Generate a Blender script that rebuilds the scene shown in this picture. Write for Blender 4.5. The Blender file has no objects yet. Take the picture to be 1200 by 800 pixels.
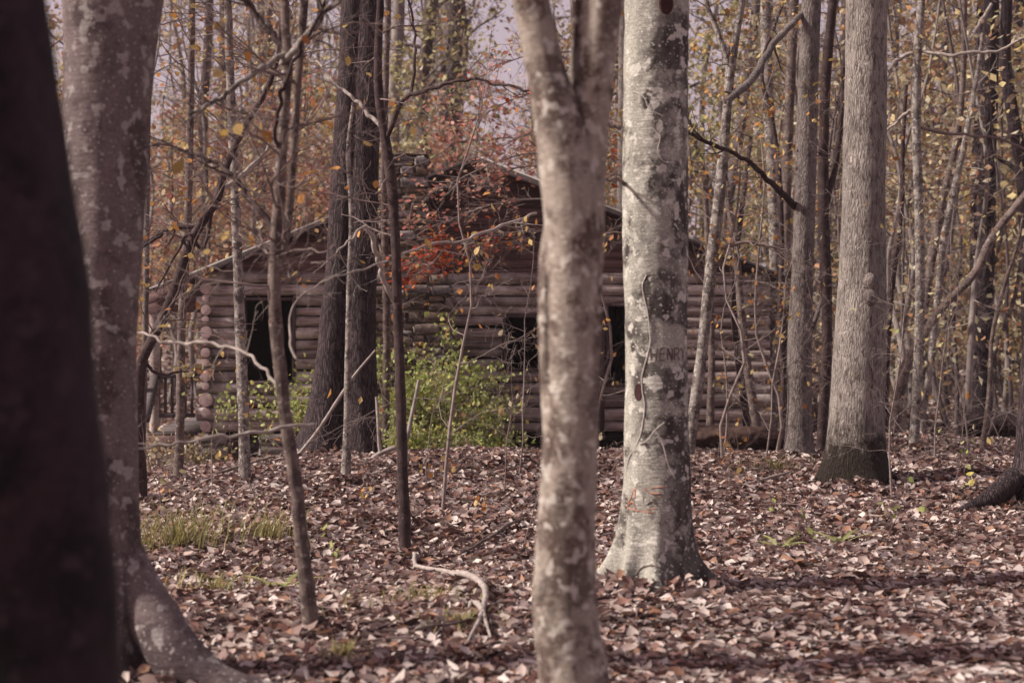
import bpy, math, random
import numpy as np
from mathutils import Vector

S = bpy.context.scene
COL = S.collection
R = math.radians
rng = random.Random(7)
nr = np.random.RandomState(11)

# ------------------------------------------------------------------ camera
FPX, HZ, EYE = 2000.0, 364.0, 2.0          # focal length in photo pixels, horizon row, eye height
cam_d = bpy.data.cameras.new('camera')
cam = bpy.data.objects.new('camera', cam_d)
COL.objects.link(cam)
cam.location = (0, 0, EYE)
cam.rotation_euler = (R(90), 0, 0)
cam_d.sensor_width = 36
cam_d.lens = 60
cam_d.shift_y = (HZ - 400) / 1200
cam_d.clip_start = .1
cam_d.clip_end = 1500
cam_d.dof.use_dof = True
cam_d.dof.focus_distance = 17.5
cam_d.dof.aperture_fstop = 1.9
S.camera = cam

# ------------------------------------------------------------------ sky, sun, exposure
SUN_EL, SUN_AZ = 37.0, -6.0                # azimuth: degrees behind the picture plane, sun on the left
sdir = Vector((-math.cos(R(SUN_EL)) * math.cos(R(SUN_AZ)), math.cos(R(SUN_EL)) * math.sin(R(SUN_AZ)), math.sin(R(SUN_EL))))
w = bpy.data.worlds.new('World')
S.world = w
w.use_nodes = True
nt = w.node_tree
bg = nt.nodes['Background']
sky = nt.nodes.new('ShaderNodeTexSky')
sky.sky_type = 'NISHITA'
sky.sun_disc = False
sky.sun_elevation = R(SUN_EL)
sky.sun_rotation = math.atan2(sdir.x, sdir.y) % (2 * math.pi)
sky.dust_density = 3.0
tint = nt.nodes.new('ShaderNodeMix')
tint.data_type = 'RGBA'
tint.blend_type = 'MULTIPLY'
tint.inputs[0].default_value = 1.0
tint.inputs[7].default_value = (1.14, .74, .80, 1)      # the thin cloud takes the blue out of the sky light
nt.links.new(sky.outputs[0], tint.inputs[6])
veil = nt.nodes.new('ShaderNodeMix')           # high thin cloud
veil.data_type = 'RGBA'
veil.inputs[0].default_value = .55
veil.inputs[7].default_value = (7.0, 5.6, 6.0, 1)
nt.links.new(tint.outputs[2], veil.inputs[6])
nt.links.new(veil.outputs[2], bg.inputs[0])
bg.inputs[1].default_value = .075
sun_d = bpy.data.lights.new('sun', 'SUN')
sun_d.energy = 4.9
sun_d.angle = R(4.0)
sun_d.color = (1.0, .93, .82)
sun = bpy.data.objects.new('sun', sun_d)
sun.rotation_euler = sdir.to_track_quat('Z', 'Y').to_euler()
COL.objects.link(sun)
S.view_settings.view_transform = 'Standard'
S.view_settings.look = 'None'
S.view_settings.exposure = 0.52
S.view_settings.gamma = 1
S.render.film_transparent = False
S.cycles.max_bounces = 6
S.cycles.diffuse_bounces = 3
S.cycles.transmission_bounces = 3
S.cycles.volume_bounces = 0
S.cycles.use_denoising = True

# ------------------------------------------------------------------ small maths
def vnoise(P):
    P = np.asarray(P, float)
    i = np.floor(P); f = P - i; u = f * f * (3 - 2 * f)
    def h(a, b, c):
        v = np.sin((i[..., 0] + a) * 127.1 + (i[..., 1] + b) * 311.7 + (i[..., 2] + c) * 74.7) * 43758.5453
        return v - np.floor(v)
    x, y, z = u[..., 0], u[..., 1], u[..., 2]
    c00 = h(0, 0, 0) * (1 - x) + h(1, 0, 0) * x; c10 = h(0, 1, 0) * (1 - x) + h(1, 1, 0) * x
    c01 = h(0, 0, 1) * (1 - x) + h(1, 0, 1) * x; c11 = h(0, 1, 1) * (1 - x) + h(1, 1, 1) * x
    return ((c00 * (1 - y) + c10 * y) * (1 - z) + (c01 * (1 - y) + c11 * y) * z) * 2 - 1

def fbm(P, o=3):
    a, s = 1.0, 0
    P = np.asarray(P, float)
    for k in range(o):
        s = s + a * vnoise(P * 2 ** k + 17.3 * k); a *= .5
    return s / 1.75

def sstep(a, b, x):
    t = np.clip((x - a) / (b - a), 0, 1)
    return t * t * (3 - 2 * t)

def ground(x, y):
    x = np.asarray(x, float); y = np.asarray(y, float)
    yy = y - 21.3
    z = .20 * np.exp(-((x + .3) / 2.2) ** 2 - (yy / np.where(yy < 0, 1.0, 2.2)) ** 2)
    z = z + .14 * np.exp(-((x + 1.2) / 1.6) ** 2 - ((y - 15.5) / 1.1) ** 2)
    z = z + .10 * np.exp(-((x - 5) / 3) ** 2 - ((y - 20.5) / 2.5) ** 2)
    z = z - .26 * (1 - sstep(1.2, 2.5, x)) * sstep(22.6, 24.6, y) * (1 - sstep(33, 40, y))
    z = z - .16 * (1 - sstep(-4.6, -2.4, x)) * sstep(17, 21, y) * (1 - sstep(31, 38, y))
    nz = fbm(np.stack([x * .55, y * .55, x * 0], -1), 3)
    z = z + .115 * nz * (1 - sstep(60, 90, y))
    z = z + .045 * fbm(np.stack([x * 1.9, y * 1.9, x * 0 + 8], -1), 2) * (1 - sstep(30, 40, y))
    hill = 5.5 * sstep(42, 125, y) * (1.0 - .2 * sstep(2, 14, x))
    return z + hill + .5 * sstep(45, 70, y) * fbm(np.stack([x * .06, y * .06, x * 0 + 3], -1), 2)

def gz(x, y):
    return float(ground(np.array([x]), np.array([y]))[0])

def W(px, py, Y):
    return np.array([(px - 600) / FPX * Y, Y, EYE - (py - HZ) / FPX * Y])

def spline(pts, n):
    """Smooth curve through points (any number of columns), n samples."""
    P = np.asarray(pts, float)
    d = np.r_[0, np.cumsum(np.linalg.norm(np.diff(P[:, :3], axis=0), axis=1) + 1e-6)]
    T = np.zeros_like(P)
    if len(P) > 2:
        T[1:-1] = (P[2:] - P[:-2]) / (d[2:] - d[:-2])[:, None]
    T[0] = (P[1] - P[0]) / (d[1] - d[0]); T[-1] = (P[-1] - P[-2]) / (d[-1] - d[-2])
    t = np.linspace(0, d[-1], n)
    k = np.clip(np.searchsorted(d, t, 'right') - 1, 0, len(P) - 2)
    L = (d[k + 1] - d[k])[:, None]; u = ((t - d[k]) / (d[k + 1] - d[k]))[:, None]
    return ((2 * u**3 - 3 * u**2 + 1) * P[k] + (u**3 - 2 * u**2 + u) * L * T[k]
            + (-2 * u**3 + 3 * u**2) * P[k + 1] + (u**3 - u**2) * L * T[k + 1])

# ------------------------------------------------------------------ mesh building
class MB:
    """Collects tubes, boxes and leaves; build() links them as ONE mesh object."""
    def __init__(s):
        s.v = []; s.f = {3: [], 4: []}; s.n = 0
    def add(s, v, f):
        v = np.asarray(v, float); f = np.asarray(f, int)
        if len(v) == 0: return
        s.v.append(v); s.f[f.shape[1]].append(f + s.n); s.n += len(v)
    def tube(s, P, r, sides=6, cap=True):
        P = np.asarray(P, float); n = len(P); r = np.broadcast_to(np.asarray(r, float), (n,))
        T = np.gradient(P, axis=0); T /= np.linalg.norm(T, axis=1)[:, None] + 1e-9
        a = np.array([1., 0, 0]) if abs(T[0, 0]) < .8 else np.array([0, 1., 0])
        N = np.zeros_like(P)
        for i in range(n):
            a = a - T[i] * np.dot(a, T[i]); a /= np.linalg.norm(a) + 1e-9; N[i] = a
        B = np.cross(T, N)
        th = np.linspace(0, 2 * math.pi, sides, endpoint=False)
        V = P[:, None] + r[:, None, None] * (np.cos(th)[None, :, None] * N[:, None] + np.sin(th)[None, :, None] * B[:, None])
        s.grid(V.reshape(-1, 3), n, sides)
        if cap:
            for k, q in ((0, 0), (n - 1, (n - 1) * sides)):
                ring = V[k]; c = P[k]
                vv = np.vstack([ring, c]); m = sides
                ff = [(i, (i + 1) % m, m) if k else ((i + 1) % m, i, m) for i in range(m)]
                s.add(vv, ff)
    def grid(s, V, n, sides):
        i = np.arange(n - 1)[:, None] * sides; j = np.arange(sides)[None]; j2 = (j + 1) % sides
        s.add(V, np.stack([i + j, i + j2, i + sides + j2, i + sides + j], -1).reshape(-1, 4))
    def box(s, lo, hi, rot=None, at=None):
        x0, y0, z0 = lo; x1, y1, z1 = hi
        v = np.array([(x, y, z) for z in (z0, z1) for y in (y0, y1) for x in (x0, x1)], float)
        if rot is not None: v = v @ np.asarray(rot).T
        if at is not None: v = v + np.asarray(at)
        s.add(v, [(0, 2, 3, 1), (4, 5, 7, 6), (0, 1, 5, 4), (2, 6, 7, 3), (0, 4, 6, 2), (1, 3, 7, 5)])
    def rock(s, lo, hi, j=.012, rg=rng):
        """A box with chamfered, jittered corners: a dressed field stone."""
        lo = np.array(lo, float); hi = np.array(hi, float); c = (lo + hi) / 2; h = (hi - lo) / 2
        b = min(h) * .45; V = []; 
        for ax in range(3):
            for sg in (-1, 1):
                for a, bb in ((-1, -1), (1, -1), (1, 1), (-1, 1)):
                    p = np.zeros(3); o = [k for k in range(3) if k != ax]
                    p[ax] = sg * h[ax]; p[o[0]] = a * (h[o[0]] - b); p[o[1]] = bb * (h[o[1]] - b)
                    V.append(p)
        V = np.array(V)
        key = {}
        for i, p in enumerate(V):
            V[i] = p + c + np.array([rg.uniform(-j, j) for _ in range(3)])
        q = [tuple(range(4 * k, 4 * k + 4)) for k in range(6)]
        idx = lambda ax, sg, a, bb: (ax * 2 + (sg > 0)) * 4 + {(-1, -1): 0, (1, -1): 1, (1, 1): 2, (-1, 1): 3}[(a, bb)]
        for sa in (-1, 1):
            for sb in (-1, 1):
                q.append((idx(0, sa, sb, -1), idx(0, sa, sb, 1), idx(1, sb, sa, 1), idx(1, sb, sa, -1)))
                q.append((idx(0, sa, -1, sb), idx(0, sa, 1, sb), idx(2, sb, sa, 1), idx(2, sb, sa, -1)))
                q.append((idx(1, sa, -1, sb), idx(1, sa, 1, sb), idx(2, sb, 1, sa), idx(2, sb, -1, sa)))
        t = [(idx(0, a, b_, c_), idx(1, b_, a, c_), idx(2, c_, a, b_)) for a in (-1, 1) for b_ in (-1, 1) for c_ in (-1, 1)]
        base = s.n
        s.add(V, q)
        s.f[3].append(np.array(t) + base)
    def build(s, name, mat, parent=None, loc=None, smooth=True):
        me = bpy.data.meshes.new(name)
        V = np.vstack(s.v)
        if loc is not None: V = V - np.asarray(loc)
        me.vertices.add(len(V)); me.vertices.foreach_set('co', V.astype('f').ravel())
        F = [np.concatenate(s.f[k]) for k in (3, 4) if s.f[k]]
        loops = np.concatenate([f.ravel() for f in F]); tot = np.concatenate([np.full(len(f), f.shape[1]) for f in F])
        me.loops.add(len(loops)); me.loops.foreach_set('vertex_index', loops.astype('i'))
        me.polygons.add(len(tot))
        me.polygons.foreach_set('loop_start', np.r_[0, np.cumsum(tot)[:-1]].astype('i'))
        me.polygons.foreach_set('loop_total', tot.astype('i'))
        if smooth: me.polygons.foreach_set('use_smooth', np.ones(len(tot), bool))
        me.update(calc_edges=True); me.validate()
        me.materials.append(mat)
        o = bpy.data.objects.new(name, me)
        COL.objects.link(o)
        if parent is not None: o.parent = parent
        elif loc is not None: o.location = loc
        return o

def empty(name, loc, label, cat, group=None):
    o = bpy.data.objects.new(name, None); COL.objects.link(o)
    o.empty_display_size = .2
    o.location = tuple(float(c) for c in loc); o['label'] = label; o['category'] = cat
    if group: o['group'] = group
    return o

def tag(o, label, cat, group=None):
    o['label'] = label; o['category'] = cat
    if group: o['group'] = group
    return o

def copy_tree(o, parent=None, label=None, group=None):
    kids = [c for c in bpy.data.objects if c.parent == o] if o.name not in KIDS else KIDS[o.name]
    KIDS[o.name] = kids
    c = o.copy(); COL.objects.link(c); c.parent = parent
    if label: c['label'] = label
    if group: c['group'] = group
    for k in kids: copy_tree(k, c)
    return c
KIDS = {}

def leaves(mb, P, size, up=None, flat=.35, curl=.0, lobed=False, r=nr):
    """One small folded leaf per point of P; flat: 0 lies level, 1 any tilt."""
    P = np.asarray(P, float); n = len(P)
    if n == 0: return
    size = np.broadcast_to(size, (n,))
    Nn = np.stack([r.normal(0, flat, n), r.normal(0, flat, n), np.ones(n)], -1)
    if flat >= .9: Nn = r.normal(0, 1, (n, 3))
    Nn /= np.linalg.norm(Nn, axis=1)[:, None]
    a = r.normal(0, 1, (n, 3)); a -= Nn * (a * Nn).sum(1)[:, None]; a /= np.linalg.norm(a, axis=1)[:, None]
    b = np.cross(Nn, a)
    if curl > 0:
        # (along, across, lift)
        k = r.uniform(-.4, 1.0, n) * curl; t = r.uniform(-.7, 1, n) * curl; wd = r.uniform(.24, .36, n)
        sh = [(-.5, 0, 0), (-.22, 1, 1), (.12, .86, 1), (.5, 0, 0), (.12, -.86, 1), (-.22, -1, 1), (-.05, 0, 0)]
        V = []
        for (u, v, l) in sh:
            lift = l * k * .30 + (u * u) * t * 1.1
            V.append(P + size[:, None] * (a * u + b * (v * wd)[:, None] + Nn * lift[:, None]))
        V = np.stack(V, 1).reshape(-1, 3)
        f = np.array([(0, 6, 1), (1, 6, 2), (2, 6, 3), (3, 6, 4), (4, 6, 5), (5, 6, 0)])
        mb.add(V, (np.arange(n)[:, None, None] * 7 + f[None]).reshape(-1, 3))
    else:
        V = np.stack([P - a * size[:, None] * .5, P + (b * .30 + Nn * .1) * size[:, None], P + a * size[:, None] * .5, P + (-b * .30 + Nn * .1) * size[:, None]], 1).reshape(-1, 3)
        f = np.array([(0, 1, 2), (0, 2, 3)])
        mb.add(V, (np.arange(n)[:, None, None] * 4 + f[None]).reshape(-1, 3))

# ------------------------------------------------------------------ materials
def new_mat(name):
    m = bpy.data.materials.new(name); m.use_nodes = True
    nt = m.node_tree; b = nt.nodes['Principled BSDF']; b.inputs['Roughness'].default_value = .85
    b.inputs['Specular IOR Level'].default_value = .25
    return m, nt, b
def nd(nt, t, **k):
    n = nt.nodes.new('ShaderNode' + t)
    for a, v in k.items():
        if a.startswith('i_'):
            key = a[2:]
            n.inputs[int(key) if key.isdigit() else key].default_value = v
        else: setattr(n, a, v)
    return n
def coords(nt, sc=(1, 1, 1)):
    tc = nd(nt, 'TexCoord'); mp = nd(nt, 'Mapping'); mp.inputs['Scale'].default_value = sc
    nt.links.new(tc.outputs['Object'], mp.inputs[0]); return mp.outputs[0]
def noise(nt, vec, sc, det=4, ro=.55):
    n = nd(nt, 'TexNoise', i_Scale=sc, i_Detail=det, i_Roughness=ro); nt.links.new(vec, n.inputs['Vector']); return n.outputs['Fac']
def ramp(nt, fac, stops, interp='LINEAR'):
    n = nd(nt, 'ValToRGB'); cr = n.color_ramp; cr.interpolation = interp
    while len(cr.elements) < len(stops): cr.elements.new(.5)
    for e, (p, c) in zip(cr.elements, stops):
        e.position = p; e.color = (*c, 1) if hasattr(c, '__len__') else (c, c, c, 1)
    nt.links.new(fac, n.inputs[0]); return n.outputs[0]
def mix(nt, fac, a, b, blend='MIX'):
    n = nd(nt, 'Mix', data_type='RGBA', blend_type=blend)
    for s, v in ((0, fac), (6, a), (7, b)):
        if isinstance(v, bpy.types.NodeSocket): nt.links.new(v, n.inputs[s])
        else: n.inputs[s].default_value = v if s == 0 else (*v, 1)
    return n.outputs[2]
def math_(nt, op, a, b=0.0):
    n = nd(nt, 'Math', operation=op)
    for s, v in ((0, a), (1, b)):
        if isinstance(v, bpy.types.NodeSocket): nt.links.new(v, n.inputs[s])
        else: n.inputs[s].default_value = v
    return n.outputs[0]
def bump(nt, b, h, st=.5, dist=.02):
    n = nd(nt, 'Bump', i_Strength=st, i_Distance=dist); nt.links.new(h, n.inputs['Height']); nt.links.new(n.outputs[0], b.inputs['Normal'])

def leaf_mat(name, cols, trans=.35):
    m, nt, b = new_mat(name)
    g = nd(nt, 'NewGeometry')
    n = len(cols)
    c = ramp(nt, g.outputs['Random Per Island'], [((i + .0) / n, cc) for i, cc in enumerate(cols)], 'CONSTANT')
    c2 = math_(nt, 'FRACT', math_(nt, 'MULTIPLY', g.outputs['Random Per Island'], 37.7))
    c = mix(nt, 1.0, c, ramp(nt, c2, [(0, .7), (1, 1.15)]), 'MULTIPLY')
    nt.links.new(c, b.inputs['Base Color']); b.inputs['Roughness'].default_value = .6
    if trans:
        t = nd(nt, 'BsdfTranslucent'); nt.links.new(c, t.inputs[0])
        mx = nd(nt, 'MixShader'); mx.inputs[0].default_value = trans
        nt.links.new(b.outputs[0], mx.inputs[1]); nt.links.new(t.outputs[0], mx.inputs[2])
        nt.links.new(mx.outputs[0], nt.nodes['Material Output'].inputs[0])
    return m

def smooth_bark(name, base, dark, lichen, sc=1.0, patch=.5, spots=.62, bst=.5, clear=None, xb=0):
    m, nt, b = new_mat(name)
    v = coords(nt); vz = coords(nt, (1, 1, 5)); vs = coords(nt, (1, 1, .25))
    big = noise(nt, v, 2.6 * sc, 9, .68)
    if xb:       # dark patches get denser towards the right side of the trunk
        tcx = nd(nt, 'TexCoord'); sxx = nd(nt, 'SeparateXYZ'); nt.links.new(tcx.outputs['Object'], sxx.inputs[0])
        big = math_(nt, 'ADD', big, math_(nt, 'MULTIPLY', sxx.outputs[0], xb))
    pf = ramp(nt, big, [(patch - .03, 0.0), (patch + .05, 1.0)])
    if clear:
        tc = nd(nt, 'TexCoord'); vd = nd(nt, 'VectorMath', operation='DISTANCE'); nt.links.new(tc.outputs['Object'], vd.inputs[0]); vd.inputs[1].default_value = clear[:3]
        dd = math_(nt, 'ADD', vd.outputs['Value'], math_(nt, 'MULTIPLY', noise(nt, v, 14, 4, .6), .12))
        pf = mix(nt, 1.0, pf, ramp(nt, dd, [(clear[3], 0.0), (clear[3] + .04, 1.0)]), 'MULTIPLY')
    c = mix(nt, pf, base, dark)
    mid = noise(nt, vs, 9 * sc, 6, .6)
    c = mix(nt, ramp(nt, mid, [(.42, 0.0), (.62, .55)]), c, tuple(x * .55 for x in base))
    sp = noise(nt, v, 8.5 * sc, 3, .5)
    c = mix(nt, ramp(nt, sp, [(spots, 0.0), (spots + .025, .85)]), c, lichen)
    vo = nd(nt, 'TexVoronoi', i_Scale=26 * sc, i_Randomness=1.0); nt.links.new(v, vo.inputs['Vector'])
    c = mix(nt, ramp(nt, vo.outputs['Distance'], [(.16, .75), (.22, 0.0)]), c, tuple(x * 1.15 for x in lichen))
    fine = noise(nt, v, 70 * sc, 4, .7)
    c = mix(nt, 1.0, c, ramp(nt, fine, [(.3, .5), (.7, 1.28)]), 'MULTIPLY')
    nt.links.new(c, b.inputs['Base Color'])
    h = math_(nt, 'ADD', math_(nt, 'MULTIPLY', noise(nt, vz, 9 * sc, 5, .6), .7), math_(nt, 'MULTIPLY', big, .9))
    bump(nt, b, h, bst, .03)
    return m

def furrow_bark(name, base, dark, sc=1.0, zs=.22, moss=None, lichen=None, bst=1.0, wear=.45, edge=.25):
    m, nt, b = new_mat(name)
    v = coords(nt); vs = coords(nt, (1, 1, zs))
    wob = nd(nt, 'TexNoise', i_Scale=3.5 * sc, i_Detail=3.0); nt.links.new(v, wob.inputs['Vector'])
    add = nd(nt, 'VectorMath', operation='MULTIPLY_ADD'); add.inputs[1].default_value = (.07, .07, .03)
    nt.links.new(wob.outputs['Color'], add.inputs[0]); nt.links.new(vs, add.inputs[2])
    vo = nd(nt, 'TexVoronoi', feature='DISTANCE_TO_EDGE', i_Scale=24 * sc); nt.links.new(add.outputs[0], vo.inputs['Vector'])
    n1 = noise(nt, add.outputs[0], 20 * sc, 6, .7)
    ridge = math_(nt, 'MULTIPLY', ramp(nt, vo.outputs['Distance'], [(.0, .25 if edge > .2 else 0.0), (.25, 1.0)]), ramp(nt, n1, [(.34, 0.0), (.60, 1.0)]))
    c = mix(nt, ramp(nt, ridge, [(.03, 0.0), (wear, 1.0)]), dark, base)
    big = noise(nt, v, 2.2 * sc, 4, .6)
    c = mix(nt, 1.0, c, ramp(nt, big, [(.35, .7), (.65, 1.15)]), 'MULTIPLY')
    if lichen:
        c = mix(nt, ramp(nt, noise(nt, v, 11 * sc, 5, .65), [(.56, 0.0), (.62, .8)]), c, lichen)
    if moss:
        tc = nd(nt, 'TexCoord'); sx = nd(nt, 'SeparateXYZ'); nt.links.new(tc.outputs['Object'], sx.inputs[0])
        z = math_(nt, 'ADD', sx.outputs[2], math_(nt, 'MULTIPLY', noise(nt, v, 7, 7, .75), 1.3)); z = math_(nt, 'SUBTRACT', z, .42)
        mc = ramp(nt, noise(nt, v, 30, 5, .7), [(.35, tuple(x * .5 for x in moss[1])), (.7, tuple(x * 1.5 for x in moss[1]))])
        c = mix(nt, ramp(nt, z, [(moss[0], 1.0), (moss[0] + .42, 0.0)]), c, mc)
    nt.links.new(c, b.inputs['Base Color'])
    bump(nt, b, ridge, bst, .03 / sc)
    return m

def wood(name, base, dark, sc=(2, 20, 20), light=None, bst=.5):
    m, nt, b = new_mat(name)
    v = coords(nt, sc); v2 = coords(nt)
    g = noise(nt, v, 2.0, 7, .65)
    g2 = noise(nt, v2, 1.6, 4, .6)
    c = mix(nt, ramp(nt, g, [(.36, 0.0), (.62, 1.0)]), dark, base)
    if light: c = mix(nt, ramp(nt, g2, [(.5, 0.0), (.64, .8)]), c, light)
    geo = nd(nt, 'NewGeometry')
    c = mix(nt, 1.0, c, ramp(nt, geo.outputs['Random Per Island'], [(0, .62), (1, 1.25)]), 'MULTIPLY')
    nt.links.new(c, b.inputs['Base Color'])
    bump(nt, b, g, bst, .012)
    return m

def plain(name, col, rough=.9, var=.3, sc=8):
    m, nt, b = new_mat(name)
    c = mix(nt, 1.0, col, ramp(nt, noise(nt, coords(nt), sc, 5, .6), [(.3, 1 - var), (.7, 1 + var)]), 'MULTIPLY')
    nt.links.new(c, b.inputs['Base Color']); b.inputs['Roughness'].default_value = rough
    return m

LITTER = [(.06, .03, .028), (.36, .275, .25), (.12, .063, .055), (.23, .15, .13), (.47, .395, .365), (.11, .055, .048), (.30, .21, .185),
          (.17, .085, .07), (.46, .38, .35), (.26, .135, .085), (.09, .045, .042), (.36, .27, .24), (.52, .45, .42), (.15, .08, .07), (.42, .34, .31), (.20, .12, .105)]
LITTER = [tuple(min(.6, x * 1.13 + .012) for x in c_) for c_ in LITTER]
M = {}
M['litter'] = leaf_mat('dry_leaves', LITTER, .15)
M['pale_litter'] = leaf_mat('trodden_dry_leaves', LITTER[1::2] + [(.58, .50, .46), (.48, .38, .35), (.64, .57, .54), (.42, .32, .29), (.52, .42, .38)] + LITTER[4:6], .15)
M['yellow'] = leaf_mat('yellow_leaves', [(.54, .42, .16), (.44, .28, .13), (.60, .53, .32), (.36, .30, .18), (.46, .24, .12), (.46, .40, .27)])
M['tan'] = leaf_mat('tan_leaves', [(.48, .40, .26), (.36, .24, .15), (.54, .48, .36), (.28, .19, .14), (.50, .40, .20), (.40, .21, .12), (.40, .36, .24)])
M['olive'] = leaf_mat('olive_leaves', [(.25, .22, .11), (.33, .28, .15), (.20, .16, .09), (.36, .27, .12), (.30, .20, .13)])
M['lime'] = leaf_mat('yellow_green_leaves', [(.42, .40, .17), (.50, .46, .24), (.34, .33, .14), (.44, .34, .16), (.54, .50, .30)])
M['red'] = leaf_mat('red_leaves', [(.50, .19, .15), (.56, .26, .19), (.40, .17, .15), (.60, .33, .22), (.50, .29, .25), (.54, .40, .27)])
M['scarlet'] = leaf_mat('scarlet_leaves', [(.46, .075, .03), (.52, .13, .04), (.40, .07, .045), (.5, .2, .06)])
M['green'] = leaf_mat('green_leaves', [(.32, .38, .10), (.42, .46, .17), (.22, .27, .07), (.50, .51, .23), (.48, .41, .12), (.34, .37, .13)])
M['orange'] = leaf_mat('orange_leaves', [(.50, .24, .07), (.44, .30, .10), (.40, .17, .06), (.54, .38, .16)])
M['grassy'] = leaf_mat('grass_blades', [(.33, .30, .10), (.25, .25, .09), (.42, .35, .17), (.22, .22, .08), (.38, .28, .15)])
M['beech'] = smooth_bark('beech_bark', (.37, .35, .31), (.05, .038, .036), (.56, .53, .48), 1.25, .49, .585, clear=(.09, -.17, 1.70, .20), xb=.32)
M['beech_dim'] = smooth_bark('old_beech_bark', (.165, .125, .125), (.07, .047, .05), (.32, .285, .275), 1.2, .52, .60)
M['beech_near'] = smooth_bark('mottled_bark', (.34, .285, .245), (.10, .066, .056), (.50, .455, .41), 2.0, .50, .59)
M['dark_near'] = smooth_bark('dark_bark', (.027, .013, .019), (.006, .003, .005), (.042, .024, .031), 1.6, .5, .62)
M['oak'] = furrow_bark('oak_bark', (.33, .29, .265), (.065, .045, .042), 1.5, .2, (.66, (.026, .018, .013)), None, 1.0, .40)
M['grey'] = furrow_bark('grey_bark', (.20, .17, .16), (.07, .05, .05), 1.3, .3, None, None, .7)
M['pine'] = furrow_bark('dark_furrowed_bark', (.105, .074, .079), (.013, .007, .009), 1.5, .12, None, None, 1.0, .62, .10)
M['black'] = furrow_bark('blackish_bark', (.055, .036, .042), (.016, .009, .012), .8, .2)
M['sapling'] = smooth_bark('sapling_bark', (.17, .125, .112), (.07, .046, .043), (.29, .25, .23), 3.0, .50, .61, .4)
M['reddish'] = smooth_bark('reddish_bark', (.068, .042, .042), (.03, .016, .018), (.16, .12, .12), 3.0, .5, .66, .4)
M['speckled'] = smooth_bark('speckled_bark', (.30, .26, .24), (.075, .055, .053), (.44, .42, .38), 3.2, .49, .60, .4)
M['twig'] = plain('twig_bark', (.17, .125, .118), .9, .4, 14)
M['pale_twig'] = plain('pale_bark', (.30, .255, .235), .9, .3, 14)
M['far_bark'] = plain('far_bark', (.10, .078, .078), .95, .45, 3)
M['far_pale'] = plain('far_pale_bark', (.19, .16, .15), .95, .4, 3)
M['log'] = wood('weathered_log', (.37, .30, .28), (.11, .075, .072), (1.2, 22, 22), (.54, .475, .45), .6)
M['log_end'] = plain('log_end_grain', (.46, .335, .325), .9, .28, 14)
M['siding'] = wood('stained_boards', (.165, .095, .094), (.08, .044, .046), (1.5, 30, 30), None, .4)
M['frame'] = wood('window_board', (.10, .07, .07), (.05, .03, .032), (20, 20, 2))
M['roof'] = plain('old_shingles', (.04, .027, .029), .9, .5, 9)
M['tin'] = plain('roof_edge_tin', (.22, .20, .195), .5, .25, 6)
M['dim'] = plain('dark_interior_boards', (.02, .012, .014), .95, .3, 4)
M['deck'] = wood('deck_boards', (.12, .10, .10), (.06, .045, .05), (20, 20, 2))
M['post'] = wood('new_post', (.30, .20, .12), (.19, .12, .08), (20, 20, 2))
M['mortar'] = plain('mortar', (.12, .09, .085), .95, .3, 20)
m, nt, b = new_mat('field_stone')
geo = nd(nt, 'NewGeometry')
c = ramp(nt, geo.outputs['Random Per Island'], [(0, (.12, .085, .072)), (.2, (.21, .165, .14)), (.4, (.16, .135, .13)), (.6, (.18, .13, .095)), (.8, (.27, .235, .225)), (1, (.14, .105, .10))], 'CONSTANT')
fn = noise(nt, coords(nt), 22, 6, .65)
nt.links.new(mix(nt, 1.0, c, ramp(nt, fn, [(.3, .6), (.7, 1.2)]), 'MULTIPLY'), b.inputs['Base Color']); bump(nt, b, fn, .6, .02)
M['stone'] = m
M['rotten'] = wood('rotten_log', (.06, .027, .023), (.010, .004, .005), (.6, 8, 10), (.13, .075, .06), 1.0)
M['rotten_dark'] = wood('charred_log', (.04, .022, .022), (.016, .008, .010), (1.0, 9, 9))
# the ground under the loose leaves: flattened leaves of the same colours
m, nt, b = new_mat('leaf_mould')
v = coords(nt)
wn = nd(nt, 'TexNoise', i_Scale=6.0, i_Detail=2.0); nt.links.new(v, wn.inputs['Vector'])
ad = nd(nt, 'VectorMath', operation='MULTIPLY_ADD'); ad.inputs[1].default_value = (.12, .12, .12)
nt.links.new(wn.outputs['Color'], ad.inputs[0]); nt.links.new(v, ad.inputs[2])
vo = nd(nt, 'TexVoronoi', i_Scale=11.0); nt.links.new(ad.outputs[0], vo.inputs['Vector'])
sep = nd(nt, 'SeparateColor'); nt.links.new(vo.outputs['Color'], sep.inputs[0])
c = ramp(nt, sep.outputs[0], [(i / len(LITTER), tuple(x * .75 for x in cc)) for i, cc in enumerate(LITTER)], 'CONSTANT')
big = noise(nt, v, .5, 4, .6)
c = mix(nt, 1.0, c, ramp(nt, big, [(.35, .75), (.65, 1.1)]), 'MULTIPLY')
nt.links.new(c, b.inputs['Base Color'])
bump(nt, b, math_(nt, 'ADD', vo.outputs['Distance'], math_(nt, 'MULTIPLY', sep.outputs[1], .8)), .8, .05)
M['ground'] = m

# ------------------------------------------------------------------ ground
xs = np.unique(np.round(np.concatenate([np.arange(-14, 14.01, .16), np.geomspace(14, 150, 50), -np.geomspace(14, 150, 50)]), 3))
ys = np.unique(np.round(np.concatenate([np.arange(-6, 38, .16), np.arange(38, 130, 1.2), np.geomspace(130, 240, 20), -np.geomspace(6, 60, 14)]), 3))
X, Y = np.meshgrid(xs, ys)
V = np.stack([X, Y, ground(X, Y)], -1).reshape(-1, 3)
mb = MB(); nx = len(xs)
i = np.arange(len(ys) - 1)[:, None] * nx; j = np.arange(nx - 1)[None]
mb.add(V, np.stack([i + j, i + j + 1, i + nx + j + 1, i + nx + j], -1).reshape(-1, 4))
o = mb.build('ground', M['ground']); o['kind'] = 'structure'

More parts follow.
